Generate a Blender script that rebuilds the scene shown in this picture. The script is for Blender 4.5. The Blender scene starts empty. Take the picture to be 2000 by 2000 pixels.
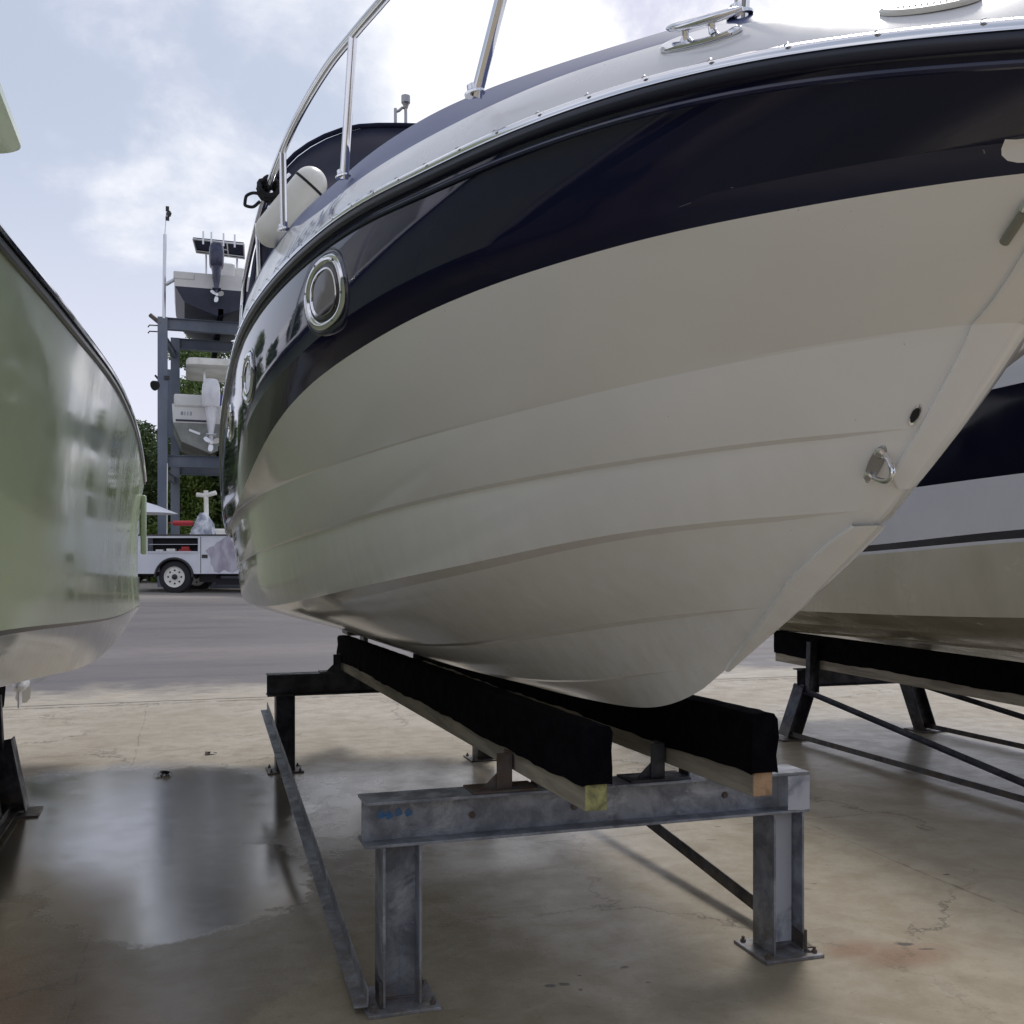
import bpy, bmesh, math, random
import numpy as np
from mathutils import Vector, Matrix
R = math.radians
random.seed(7); rng = np.random.default_rng(7)
SC = bpy.context.scene; COL = SC.collection
TH = R(17.85); S, C = math.sin(TH), math.cos(TH); CH = 1.49
def at(px, py, Y):
    X = (px-1000)/2000*Y
    return Vector((C*X+S*Y, C*Y-S*X, CH-(py-1100)/2000*Y))

# ------------------------------------------------------------------ nodes
class NT:
    def __init__(s, tree): s.t = tree; s.n = tree.nodes; s.l = tree.links
    def new(s, typ, **k):
        n = s.n.new(typ)
        for a, b in k.items(): setattr(n, a, b)
        return n
    def put(s, sock, val):
        if isinstance(val, bpy.types.NodeSocket): s.l.new(val, sock)
        else: sock.default_value = val
    def math(s, op, a, b=0.0, c=None, clamp=False):
        n = s.new('ShaderNodeMath', operation=op, use_clamp=clamp)
        s.put(n.inputs[0], a); s.put(n.inputs[1], b)
        if c is not None: s.put(n.inputs[2], c)
        return n.outputs[0]
    def mix(s, f, a, b, blend='MIX'):
        n = s.new('ShaderNodeMix', data_type='RGBA', blend_type=blend, clamp_factor=True)
        s.put(n.inputs[0], f); s.put(n.inputs[6], a); s.put(n.inputs[7], b)
        return n.outputs[2]
    def fmix(s, f, a, b):
        n = s.new('ShaderNodeMix', data_type='FLOAT', clamp_factor=True)
        s.put(n.inputs[0], f); s.put(n.inputs[2], a); s.put(n.inputs[3], b)
        return n.outputs[0]
    def rng(s, x, a, b, c=0.0, d=1.0, smooth=True):
        n = s.new('ShaderNodeMapRange', interpolation_type='SMOOTHSTEP' if smooth else 'LINEAR')
        s.put(n.inputs[0], x); s.put(n.inputs[1], a); s.put(n.inputs[2], b); s.put(n.inputs[3], c); s.put(n.inputs[4], d)
        return n.outputs[0]
    def noise(s, vec, scale, detail=4, rough=0.55, dist=0.0):
        n = s.new('ShaderNodeTexNoise'); s.put(n.inputs['Vector'], vec)
        n.inputs['Scale'].default_value = scale; n.inputs['Detail'].default_value = detail
        n.inputs['Roughness'].default_value = rough; n.inputs['Distortion'].default_value = dist
        return n.outputs[0]
    def mapping(s, vec, loc=(0,0,0), rot=(0,0,0), scale=(1,1,1), typ='POINT'):
        n = s.new('ShaderNodeMapping', vector_type=typ); s.put(n.inputs[0], vec)
        n.inputs[1].default_value = loc; n.inputs[2].default_value = rot; n.inputs[3].default_value = scale
        return n.outputs[0]
def c4(c): return (c[0], c[1], c[2], 1.0)
MATS = {}
def mat(name, col, rough=.5, metal=0.0, col2=None, nscale=3.0, namt=.5, stretch=(1,1,1), rvar=.0, bump=.0, bscale=60., coat=0.0, ior=1.5,
        spec=None, trans=0.0, lo=.35, hi=.65):
    if name in MATS: return MATS[name]
    m = bpy.data.materials.new(name); m.use_nodes = True
    t = NT(m.node_tree); b = m.node_tree.nodes['Principled BSDF']
    tc = t.new('ShaderNodeTexCoord').outputs['Object']
    b.inputs['Roughness'].default_value = rough; b.inputs['Metallic'].default_value = metal
    b.inputs['IOR'].default_value = ior
    if coat: b.inputs['Coat Weight'].default_value = coat; b.inputs['Coat Roughness'].default_value = .04
    if trans: b.inputs['Transmission Weight'].default_value = trans
    b.inputs['Base Color'].default_value = c4(col)
    v = t.mapping(tc, scale=stretch)
    if col2 is not None:
        f = t.rng(t.noise(v, nscale, 6, .6, .3), lo, hi, 0, namt*2)
        t.put(b.inputs['Base Color'], t.mix(f, c4(col), c4(col2)))
    if rvar:
        t.put(b.inputs['Roughness'], t.rng(t.noise(v, nscale*1.7, 4), .3, .7, max(0.01, rough-rvar), rough+rvar))
    if bump:
        bn = t.new('ShaderNodeBump'); bn.inputs['Strength'].default_value = bump; bn.inputs['Distance'].default_value = .01
        t.put(bn.inputs['Height'], t.noise(v, bscale, 3)); t.put(b.inputs['Normal'], bn.outputs[0])
    MATS[name] = m
    return m
def gel(name, col, col2, rough=.1, dirt=True, zlo=.9, zhi=1.7, dcol=(.36,.33,.25), bumpy=.06):
    """gelcoat: glossy, faintly uneven, with a warm grime film growing toward the bottom"""
    m = mat(name, col, rough, coat=.0, ior=1.5)
    t = NT(m.node_tree); b = m.node_tree.nodes['Principled BSDF']
    g = t.new('ShaderNodeNewGeometry'); P = g.outputs['Position']
    sep = t.new('ShaderNodeSeparateXYZ'); t.put(sep.inputs[0], P)
    f = t.rng(t.noise(P, 1.3, 5, .6, .6), .35, .7)
    c = t.mix(f, c4(col), c4(col2))
    if dirt:
        h = t.rng(sep.outputs[2], zhi, zlo)
        st = t.noise(t.mapping(P, scale=(5,5,.9)), 3, 6, .7)
        c = t.mix(t.math('MULTIPLY', h, t.rng(st, .3, .8, .10, .60)), c, c4(dcol))
        sc = t.noise(t.mapping(P, scale=(1,1,1)), 90, 2, .8)
        c = t.mix(t.rng(sc, .74, .80, 0, .5), c, c4((.12,.11,.09)))
    t.put(b.inputs['Base Color'], c)
    t.put(b.inputs['Roughness'], t.rng(t.noise(P, 2.2, 5, .6), .3, .7, rough*.6, rough*1.8))
    bn = t.new('ShaderNodeBump'); bn.inputs['Strength'].default_value = bumpy; bn.inputs['Distance'].default_value = .02
    t.put(bn.inputs['Height'], t.noise(P, 2.4, 2, .4)); t.put(b.inputs['Normal'], bn.outputs[0])
    return m

# ------------------------------------------------------------------ mesh builder
class MB:
    def __init__(s): s.v = []; s.f = []; s.m = []
    def add(s, vs, fs, mi=0):
        o = len(s.v); s.v += [tuple(p) for p in vs]; s.f += [tuple(o+i for i in f) for f in fs]
        s.m += (mi if isinstance(mi, list) else [mi]*len(fs)); return s
    def box(s, c, d, M=None, mi=0):
        c = Vector(c); vs = []
        for x in (-.5,.5):
            for y in (-.5,.5):
                for z in (-.5,.5):
                    p = Vector((x*d[0], y*d[1], z*d[2])); vs.append(c + ((M @ p) if M is not None else p))
        return s.add(vs, [(0,1,3,2),(4,6,7,5),(0,4,5,1),(2,3,7,6),(0,2,6,4),(1,5,7,3)], mi)
    def span(s, a, b, mi=0):
        return s.box([(a[i]+b[i])/2 for i in range(3)], [abs(b[i]-a[i]) for i in range(3)], None, mi)
    def prism(s, p0, p1, prof, up=(0,0,1), mi=0):
        p0 = Vector(p0); p1 = Vector(p1); d = (p1-p0).normalized(); x = d.cross(Vector(up)).normalized(); y = x.cross(d)
        n = len(prof); vs = [p+x*a+y*b for p in (p0,p1) for a,b in prof]
        fs = [(i,(i+1)%n,n+(i+1)%n,n+i) for i in range(n)] + [tuple(range(n))[::-1], tuple(range(n,2*n))]
        return s.add(vs, fs, mi)
    def tube(s, pts, r, seg=10, mi=0, caps=True):
        pts = [Vector(p) for p in pts]; n = len(pts); rr = r if isinstance(r,(list,tuple)) else [r]*n
        vs = []; prev = None
        for i,p in enumerate(pts):
            d = (pts[min(i+1,n-1)]-pts[max(i-1,0)]).normalized()
            if prev is None:
                a = Vector((0,0,1)) if abs(d.z) < .9 else Vector((1,0,0)); x = d.cross(a).normalized()
            else: x = (prev - d*prev.dot(d)).normalized()
            prev = x; y = d.cross(x)
            for k in range(seg):
                t = 2*math.pi*k/seg; vs.append(p+(x*math.cos(t)+y*math.sin(t))*rr[i])
        fs = [(i*seg+k, i*seg+(k+1)%seg, (i+1)*seg+(k+1)%seg, (i+1)*seg+k) for i in range(n-1) for k in range(seg)]
        if caps: fs += [tuple(range(seg))[::-1], tuple(range((n-1)*seg, n*seg))]
        return s.add(vs, fs, mi)
    def lathe(s, c, axis, prof, seg=24, mi=0):
        """prof: (along, radius)"""
        axis = Vector(axis).normalized(); a = Vector((0,0,1)) if abs(axis.z)<.9 else Vector((1,0,0))
        x = axis.cross(a).normalized(); y = axis.cross(x); c = Vector(c); vs = []
        for h,r in prof:
            for k in range(seg):
                t = 2*math.pi*k/seg; vs.append(c+axis*h+(x*math.cos(t)+y*math.sin(t))*max(r,1e-4))
        n = len(prof)
        fs = [(i*seg+k, i*seg+(k+1)%seg, (i+1)*seg+(k+1)%seg, (i+1)*seg+k) for i in range(n-1) for k in range(seg)]
        fs += [tuple(range(seg))[::-1], tuple(range((n-1)*seg, n*seg))]
        return s.add(vs, fs, mi)
    def grid(s, rows, mi=0, close=False):
        n = len(rows); m = len(rows[0]); vs = [p for r in rows for p in r]; fs = []; ms = []
        for i in range(n-1):
            for j in range(m if close else m-1):
                fs.append((i*m+j, i*m+(j+1)%m, (i+1)*m+(j+1)%m, (i+1)*m+j)); ms.append(mi[i] if isinstance(mi, list) else mi)
        return s.add(vs, fs, ms)
    def build(s, name, mats, parent=None, angle=30, bevel=0, off=None, recalc=True):
        o0 = Vector((0,0,0))
        if off is not None: o0 = Vector(off)
        elif parent is not None and not parent.get('_l'): o0 = parent.matrix_parent_loc if False else Vector(LOC.get(parent.name,(0,0,0)))
        me = bpy.data.meshes.new(name); me.from_pydata([tuple(Vector(p)-o0) for p in s.v], [], s.f)
        if not isinstance(mats,(list,tuple)): mats = [mats]
        for m in mats: me.materials.append(m)
        me.polygons.foreach_set('material_index', s.m)
        if recalc:
            bm = bmesh.new(); bm.from_mesh(me); bmesh.ops.remove_doubles(bm, verts=bm.verts, dist=1e-5)
            bmesh.ops.recalc_face_normals(bm, faces=bm.faces); bm.to_mesh(me); bm.free()
        me.polygons.foreach_set('use_smooth', [True]*len(me.polygons))
        me.set_sharp_from_angle(angle=R(angle)); me.update()
        o = bpy.data.objects.new(name, me); COL.objects.link(o)
        if parent is not None:
            o.parent = parent; LOC[o.name] = tuple(o0)
            if parent.get('_l'): o['_l'] = 1
        if bevel:
            b = o.modifiers.new('edge', 'BEVEL'); b.width = bevel; b.segments = 2; b.limit_method = 'ANGLE'; b.harden_normals = False
        return o
LOC = {}
def thing(name, label, cat, loc=(0,0,0), rz=0.0, group=None, local=False):
    o = bpy.data.objects.new(name, None); COL.objects.link(o); o.location = loc; o.rotation_euler = (0,0,rz)
    o.empty_display_size = .2
    if local: o['_l'] = 1
    LOC[o.name] = tuple(loc); tag(o, label, cat, group); return o
def tag(o, label=None, cat=None, group=None, kind=None):
    if label: o['label'] = label
    if cat: o['category'] = cat
    if group: o['group'] = group
    if kind: o['kind'] = kind
    return o
def copy_tree(o, parent=None):
    c = o.copy(); COL.objects.link(c); c.parent = parent
    for ch in list(o.children): copy_tree(ch, c)
    return c
def pchip(xs, ys):
    xs = np.array(xs, float); ys = np.array(ys, float); h = np.diff(xs); d = np.diff(ys)/h; m = np.zeros(len(xs))
    m[0] = d[0]; m[-1] = d[-1]
    for i in range(1, len(xs)-1):
        if d[i-1]*d[i] > 0:
            w1 = 2*h[i]+h[i-1]; w2 = h[i]+2*h[i-1]; m[i] = (w1+w2)/(w1/d[i-1]+w2/d[i])
    def f(x):
        x = float(x)
        if x <= xs[0]: return ys[0]+m[0]*(x-xs[0])
        if x >= xs[-1]: return ys[-1]+m[-1]*(x-xs[-1])
        i = int(np.searchsorted(xs, x)-1); t = (x-xs[i])/h[i]
        return ((1+2*t)*(1-t)**2*ys[i] + t*(1-t)**2*h[i]*m[i] + t*t*(3-2*t)*ys[i+1] + t*t*(t-1)*h[i]*m[i+1])
    return f

# ------------------------------------------------------------------ materials
M_white = gel('white_gelcoat', (.90,.90,.905), (.86,.86,.865), .09, True, .95, 2.0, (.66,.63,.56))
M_navy = gel('navy_gelcoat', (.012,.015,.046), (.015,.018,.052), .05, False)
M_dnavy = mat('deck_navy_gelcoat', (.050,.068,.17), .42, col2=(.07,.085,.19), nscale=2)
M_green = gel('pale_green_gelcoat', (.52,.60,.41), (.49,.57,.39), .10, False, bumpy=.015)
M_deck = gel('deck_gelcoat', (.70,.70,.71), (.64,.64,.65), .2, False)
M_cream = gel('cream_bottom', (.60,.57,.46), (.52,.49,.38), .2, True, .7, 1.6, (.33,.29,.18))
M_white2 = gel('white_topside', (.72,.73,.76), (.66,.68,.71), .12, False)
M_rubber = mat('black_rubber', (.014,.017,.036), .30)
M_chrome = mat('polished_steel', (.78,.78,.80), .10, 1.0, rvar=.05)
M_dsteel = mat('dull_steel', (.35,.35,.36), .35, 1.0)
M_glass = mat('dark_port_glass', (.015,.015,.02), .07, ior=1.5)
M_canvas = mat('navy_canvas', (.010,.012,.030), .9, col2=(.015,.018,.04), nscale=5, bump=.2, bscale=300); M_canvas.node_tree.nodes['Principled BSDF'].inputs['Specular IOR Level'].default_value = .2
M_carpet = mat('black_carpet', (.003,.003,.006), 1.0, col2=(.007,.007,.012), nscale=14, namt=.5, bump=1.0, bscale=260)
M_carpet.node_tree.nodes['Principled BSDF'].inputs['Specular IOR Level'].default_value = .08
M_wood = mat('grey_weathered_wood', (.46,.42,.35), .85, col2=(.28,.25,.21), nscale=4, namt=.5, stretch=(6,.5,6), bump=.5, bscale=60)
M_endg = mat('fresh_end_grain', (.52,.33,.20), .85, col2=(.30,.20,.12), nscale=20, namt=.5, bump=.6, bscale=120)
M_endy = mat('mossy_end_grain', (.45,.43,.18), .9, col2=(.20,.20,.10), nscale=25, namt=.5, bump=.6, bscale=120)
M_vinyl = mat('white_vinyl', (.78,.77,.72), .35, col2=(.62,.61,.55), nscale=2)
M_rope = mat('black_rope', (.01,.01,.015), .8)
M_alu = mat('aluminium', (.62,.63,.65), .3, 1.0)
M_bronze = mat('fouled_bronze', (.16,.11,.08), .6, .3, col2=(.07,.06,.05), nscale=12)
M_blk = mat('black_plastic', (.015,.015,.018), .35)
M_engdk = mat('dark_engine_cowl', (.018,.022,.05), .25, col2=(.05,.06,.11), nscale=3)
M_engw = mat('white_engine_cowl', (.74,.75,.77), .25, col2=(.6,.61,.64), nscale=3)
M_letter = mat('faded_blue_vinyl_letters', (.10,.12,.20), .4)
M_rack = mat('rack_blue_grey_steel', (.11,.135,.18), .5, .2, col2=(.17,.19,.23), nscale=1.2, stretch=(1,1,.4), bump=.1, bscale=30)
def galv(name, base, dark, white, amt):
    m = mat(name, base, .5, .55, bump=.25, bscale=80)
    t = NT(m.node_tree); b = m.node_tree.nodes['Principled BSDF']
    tc = t.new('ShaderNodeTexCoord').outputs['Object']
    c = t.mix(t.rng(t.noise(tc, 9, 6, .65, .4), .35, .65), c4(base), c4(dark))
    st = t.noise(t.mapping(tc, scale=(22,22,1.6)), 2.2, 5, .7)
    c = t.mix(t.rng(st, .55, .75, 0, .6), c, c4(dark))
    c = t.mix(t.rng(t.noise(tc, 3.1, 6, .7, .8), .55, .68, 0, amt), c, c4(white))
    c = t.mix(t.rng(t.noise(t.mapping(tc, loc=(5,2,1)), 6, 5, .7, .5), .68, .76, 0, .45), c, c4((.20,.10,.05)))
    gg = t.new('ShaderNodeSeparateXYZ'); t.put(gg.inputs[0], t.new('ShaderNodeNewGeometry').outputs['Position'])
    gr = t.math('MULTIPLY', t.rng(gg.outputs[2], .22, .0), t.rng(t.noise(tc, 14, 6, .75), .35, .6)); c = t.mix(t.math('MULTIPLY', gr, .6), c, c4((.17,.13,.08)))
    rs = t.noise(t.mapping(tc, scale=(30,30,2.2)), 1.3, 6, .75); c = t.mix(t.rng(rs, .60,.72,0,.45), c, c4((.19,.11,.06)))
    t.put(b.inputs['Base Color'], c)
    t.put(b.inputs['Roughness'], t.rng(t.noise(tc, 12, 4), .3, .7, .38, .7))
    t.put(b.inputs['Metallic'], .35)
    return m
M_galv = galv('galvanised_steel', (.34,.36,.41), (.17,.18,.21), (.54,.56,.60), .7)
M_galvd = galv('dark_galvanised_steel', (.075,.08,.10), (.03,.032,.045), (.20,.21,.24), .3)
M_rust = mat('rusty_steel', (.13,.12,.12), .65, .3, col2=(.11,.07,.05), nscale=14)
M_paintw = mat('chalky_white_primer', (.50,.52,.58), .6, 0, col2=(.22,.24,.30), nscale=7, namt=.5, lo=.5, hi=.7, bump=.2)
M_blue = mat('blue_marker_paint', (.03,.16,.40), .6, 0, col2=(.12,.18,.28), nscale=30)

# ------------------------------------------------------------------ main hull geometry
VC = 1.441; UE = 8.3
def taper(u): return 1.0-.085*max(0.0,(u-6.1)/2.2)**2
def wcurve(u0, W, L, n, m):
    def f(u):
        x = min(max((u-u0)/L, 0), 1); return W*(1-(1-x)**n)**(1/m)*taper(u)
    return f
def zt_0(xs, zs):
    f = pchip(xs, zs)
    def g(u):
        sg = .03+.22*min(1,max(0,(u-1.5)/3.0)); k = [-2,-1.33,-.67,0,.67,1.33,2]; w_ = [math.exp(-.5*q*q) for q in k]
        return sum(a*f(u+sg*q) for a,q in zip(w_,k))/sum(w_)
    return g
stem_u = pchip([.953,1.012,1.069,1.145,1.250,1.360,1.493,1.552,1.638,1.717,1.809,1.940,2.05,2.12],
               [4.2,3.062,2.785,2.621,2.446,2.241,1.962,1.889,1.801,1.706,1.604,1.471,1.33,1.02])
_shw = wcurve(.8,1.225,4.0,2.2,1.6)
sh_w = lambda u: max(0.0, _shw(u)-.020*min(1,max(0,(u-.8)/.2)))
sh_z = zt_0([.8,1.085,1.446,1.695,1.957,2.286,2.749,3.386,4.7,5.81,6.3,6.9,7.5,8.3],[2.10,2.183,2.270,2.309,2.337,2.363,2.403,2.419,2.430,2.406,2.335,2.175,1.965,1.73])
rows = []   # (name, u0, w(u), z(u), bulge to next, subdivisions to next, material of strip to next)
def soften(f, s0, s1):
    def g(u):
        sg = s0+(s1-s0)*min(1,max(0,(u-1.5)/3.0)); k = [-2,-1.33,-.67,0,.67,1.33,2]; w_ = [math.exp(-.5*q*q) for q in k]
        return sum(a*f(u+sg*q) for a,q in zip(w_,k))/sum(w_)
    return g
def zt(xs, zs): return soften(pchip(xs, zs), .03, .28)
def fade(w, u=0): return min(1, max(0, (w-.045)/.12))*(1-.5*min(1,max(0,(u-4.2)/1.5)))
rows.append(('sheer', .80, sh_w, sh_z, .010, 8, 1))
_nv = wcurve(1.12,1.185,4.2,2.2,1.5); _fr = pchip([1.0,1.12,1.5,2.2,3.2,4.2,9],[.10,.12,.2,.5,.85,1.0,1.0])
n2w = lambda u: _nv(u)+max(0,sh_w(u)-_nv(u))*_fr(u)*min(1,max(0,(u-1.02)/.12))
rows.append(('crease', 1.02, n2w, zt([1.0,1.12,1.291,1.518,1.685,1.839,2.029,2.273,2.487,2.867,3.29,3.9,4.929,6.3,7.4,8.3],[2.10,2.115,2.136,2.151,2.161,2.175,2.190,2.195,2.190,2.170,2.135,2.085,1.945,1.84,1.78,1.72]), .003, 4, 1))
rows.append(('navy', 1.12, wcurve(1.12,1.185,4.2,2.2,1.5), zt([1.1,1.249,1.492,1.897,2.295,2.629,2.956,3.412,3.938,4.392,4.9,5.809,8.3],[2.075,2.090,2.107,2.130,2.137,2.131,2.112,2.078,2.0,1.90,1.80,1.735,1.69]), .0, 10, 0))
L1w = wcurve(1.50,1.15,4.5,2.1,1.4); L1z = zt([1.5,1.749,1.991,2.591,3.102,3.806,4.898,8.3],[1.93,1.924,1.913,1.884,1.864,1.838,1.806,1.72])
rows.append(('l1', 1.50, L1w, L1z, 0, 1, 0))
rows.append(('l1b', 1.50, lambda u: L1w(u)-.006*fade(L1w(u),u), lambda u: L1z(u)-.005*fade(L1w(u),u), .004, 7, 0))
L2w = wcurve(1.665,1.11,4.5,2.0,1.35); L2z = zt([1.66,1.874,2.311,2.676,3.215,3.825,4.875,6.489,8.3],[1.760,1.757,1.741,1.723,1.690,1.645,1.571,1.49,1.44])
rows.append(('l2', 1.665, L2w, L2z, 0, 1, 0))
rows.append(('l2b', 1.665, lambda u: L2w(u)-.019*fade(L2w(u),u), lambda u: L2z(u)-.007*fade(L2w(u),u), .006, 7, 0))
L3w = wcurve(1.85,1.075,4.5,2.0,1.3); L3z = zt([1.85,2.227,2.453,2.634,3.102,3.532,4.097,4.737,5.452,7.0,8.3],[1.605,1.585,1.566,1.545,1.482,1.435,1.372,1.310,1.265,1.258,1.26])
rows.append(('l3', 1.85, L3w, L3z, 0, 1, 0))
def chf(u): return .012+.055*min(1,max(0,(u-2.2)/1.6))
rows.append(('l3b', 1.85, lambda u: L3w(u)-(chf(u)+.012)*fade(L3w(u),u), lambda u: L3z(u)-.010*fade(L3w(u),u)-.016*min(1,max(0,(u-2.2)/2)), .012, 8, 0))
L4w = wcurve(2.19,.6,4.5,2.0,1.3); L4z = zt([2.19,2.525,3.0,3.729,4.655,8.3],[1.385,1.352,1.288,1.190,1.125,1.105])
rows.append(('l4', 2.19, L4w, L4z, 0, 1, 0))
rows.append(('l4b', 2.19, lambda u: L4w(u)-.032*fade(L4w(u)), lambda u: L4z(u)-.010*fade(L4w(u)), .008, 5, 0))
L5w = wcurve(2.53,.3,4,2,1.3); L5z = zt([2.53,2.788,3.221,3.882,4.497,8.3],[1.195,1.165,1.092,1.035,1.015,1.01])
rows.append(('l5', 2.53, L5w, L5z, 0, 1, 0))
rows.append(('l5b', 2.53, lambda u: L5w(u)-.025*fade(L5w(u)), lambda u: L5z(u)-.008*fade(L5w(u)), .014, 5, 0))
kz = zt([2.66,2.785,2.9,3.062,3.35,4.22,5.606,8.3],[1.125,1.070,1.038,1.010,.992,.957,.944,.94])
rows.append(('keel', 2.66, lambda u: 0.0, kz, 0, 0, 0))
NS = 120
def row_pts(r):
    out = []
    for i in range(NS+1):
        s = (i/NS)**1.9; u = r[1]+(UE-r[1])*s; out.append((r[2](u) if i else 0.0, u, r[3](u)))
    return out
def hull_grid(rows_):
    P = [row_pts(r) for r in rows_]; G = []; mi = []
    for k in range(len(rows_)-1):
        nb = rows_[k][5]; b = rows_[k][4]
        for j in range(nb):
            f = j/nb; ln = []
            for a, c in zip(P[k], P[k+1]):
                w = a[0]*(1-f)+c[0]*f; u = a[1]*(1-f)+c[1]*f; z = a[2]*(1-f)+c[2]*f
                if w > 1e-6: w += b*4*f*(1-f)*min(1, w/.15)
                ln.append((w,u,z))
            G.append(ln); mi.append(rows_[k][6])
    G.append(P[-1]); return G, mi
G, MI = hull_grid(rows)
# follow the traced stem at the centreline (w=0 column)
for ln in G:
    w,u,z = ln[0]
def side(G, sgn): return [[(VC+sgn*w, u, z) for w,u,z in ln] for ln in G]

main = thing('cruiser_boat', 'large white and navy cabin cruiser standing on a galvanised stand, bow toward the viewer', 'boat', (VC,4.5,.94))
hb = MB(); hb.grid(side(G,-1), MI); hb.grid(side(G,1), MI)
tr = [(VC-ln[-1][0], ln[-1][1], ln[-1][2]) for ln in G]; tr2 = [(VC+ln[-1][0], ln[-1][1], ln[-1][2]) for ln in G]
hb.grid([[a,b] for a,b in zip(tr,tr2)], MI)
hull = hb.build('hull', [M_white, M_navy], main, angle=9)

def topside(u, z, off=0.0, sgn=-1):
    """point on the navy band at station u, height z"""
    def wz(u, z):
        q = [(r[3](u), r[2](u)) for r in rows[:4]]
        for a, b in zip(q, q[1:]):
            if z >= b[0]:
                f = (a[0]-z)/(a[0]-b[0]); return a[1]*(1-f)+b[1]*f+.010*4*f*(1-f)*(1 if a is q[0] else 0)
        return q[-1][1]
    p = Vector((VC+sgn*wz(u,z), u, z))
    if off:
        du = Vector((VC+sgn*wz(u+.01,z), u+.01, z))-p; dz = Vector((VC+sgn*wz(u,z+.01), u, z+.01))-p
        n = du.cross(dz).normalized()
        if n.x*sgn < 0: n = -n
        p += n*off
    return p
def hull_w(u, z):
    prev = None
    for r in rows:
        if u < r[1]: q = (r[3](r[1])-(0 if False else 0), 0.0, r)
        zr, wr = r[3](max(u,r[1])), (r[2](u) if u > r[1] else 0.0)
        if prev is not None and prev[0] >= z >= zr:
            f = (prev[0]-z)/max(1e-6,prev[0]-zr); b = prev[2][4]; w = prev[1]*(1-f)+wr*f
            return w+(b*4*f*(1-f)*min(1,w/.15))
        prev = (zr, wr, r)
    return 0.0
def hull_normal(u, z):
    a = Vector((-hull_w(u-.012,z), u-.012, z)); b = Vector((-hull_w(u+.012,z), u+.012, z)); c = Vector((-hull_w(u,z-.012), u, z-.012)); d_ = Vector((-hull_w(u,z+.012), u, z+.012))
    n = (b-a).cross(d_-c).normalized(); return n if n.x < 0 else -n
def hull_hit(px, py, u0=1.0, u1=8.0):
    t_ = (px-1000)/2000; last = None; u = u0
    while u < u1:
        # ray point with this u
        Y = u/(C-S*t_); v = (C*t_+S)*Y; z = CH-(py-1100)/2000*Y
        d = v-(VC-hull_w(u, z))
        if last is not None and last < 0 <= d and hull_w(u,z) > 0: return u, v, z
        last = d; u += .002
    return None
def stem_strip(zs, ws, off, name, m):
    zf = pchip(zs[::-1], ws[::-1]); rw = []
    for ln0 in G:
        z0 = ln0[0][2]
        if not (zs[-1] <= z0 <= zs[0]): continue
        A = np.array(ln0); wmax = max(.003, zf(z0)); ln = []
        for f in (-1,-.985,-.9,-.7,-.45,-.2,0,.2,.45,.7,.9,.985,1):
            w = abs(f)*wmax; u = np.interp(w, A[:,0], A[:,1]); z = np.interp(w, A[:,0], A[:,2])
            o_ = 0 if abs(f) == 1 else off*(.8 if abs(f) > .98 else 1); k_ = min(1, w/.06)
            ln.append((VC+math.copysign(w+o_*.75*k_,f), u-o_*(1-.4*k_)+(.001 if abs(f)==1 else 0), z-o_*.3))
        rw.append(ln)
    return MB().grid(rw).build(name, m, main, angle=12)
stem_strip([2.12,2.02,1.92,1.86,1.74,1.66,1.645],[.20,.115,.056,.050,.042,.032,.004],.013,'stem_band',M_white)
stem_strip([1.60,1.596,1.58,1.54,1.48,1.40,1.28,1.20,1.19],[.004,.020,.034,.048,.052,.040,.018,.005,.003],.018,'keel_guard',M_white)
# deck
def off_row(u0, d, zf):
    base = wcurve(u0,1.225,4.0,2.2,1.6)
    return (lambda u: max(0.0, sh_w(u)-d(u)) if u > u0+.15 else max(0.0, (sh_w(u0+.15)-d(u0+.15))*math.sqrt(max(0,(u-u0)/.15))))
D1z = pchip([.9,1.325,1.541,1.792,2.006,2.397,2.894,3.321,3.6,4.0,5.0,5.5,6.5,7.4,8.3],[2.25,2.345,2.410,2.458,2.492,2.538,2.589,2.624,2.668,2.765,2.812,2.822,2.765,2.585,2.335])
D2z = pchip([1.0,1.4,1.67,1.913,2.153,2.392,2.716,3.326,4.0,5.0,5.5,6.5,7.4,8.3],[2.30,2.405,2.495,2.546,2.594,2.641,2.694,2.760,2.80,2.825,2.835,2.78,2.6,2.35])
D2o = pchip([.9,3.3,4.0,5.5,8.3],[.2,.19,.15,.08,.08])
D1o = pchip([.9,3.4,4.0,5.0,5.5,8.3],[.1,.1,.13,.09,.075,.07])
d_rows = [('a',.80,sh_w,lambda u: sh_z(u)+.002,0,1,0),
          ('b',.81,lambda u: max(0,sh_w(u)-.012),lambda u: sh_z(u)+.030,.006,6,0),
          ('c',.93,off_row(.93,D1o,None),D1z,.003,5,1),
          ('d',1.02,off_row(1.02,D2o,None),D2z,.006,4,0),
          ('e',1.2,lambda u: .55*off_row(1.02,D2o,None)(u),lambda u: D2z(u)+.03,.0,3,0),
          ('f',1.3,lambda u: 0.0,lambda u: D2z(u)+.04,0,0,0)]
Gd, Md = hull_grid(d_rows)
db = MB(); db.grid(side(Gd,-1), Md); db.grid(side(Gd,1), Md)
t1 = [(VC-ln[-1][0], ln[-1][1], ln[-1][2]) for ln in Gd]; t2 = [(VC+ln[-1][0], ln[-1][1], ln[-1][2]) for ln in Gd]
db.grid([t1,t2],0)
deck = db.build('deck', [M_deck, M_dnavy], main, angle=14)
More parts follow.
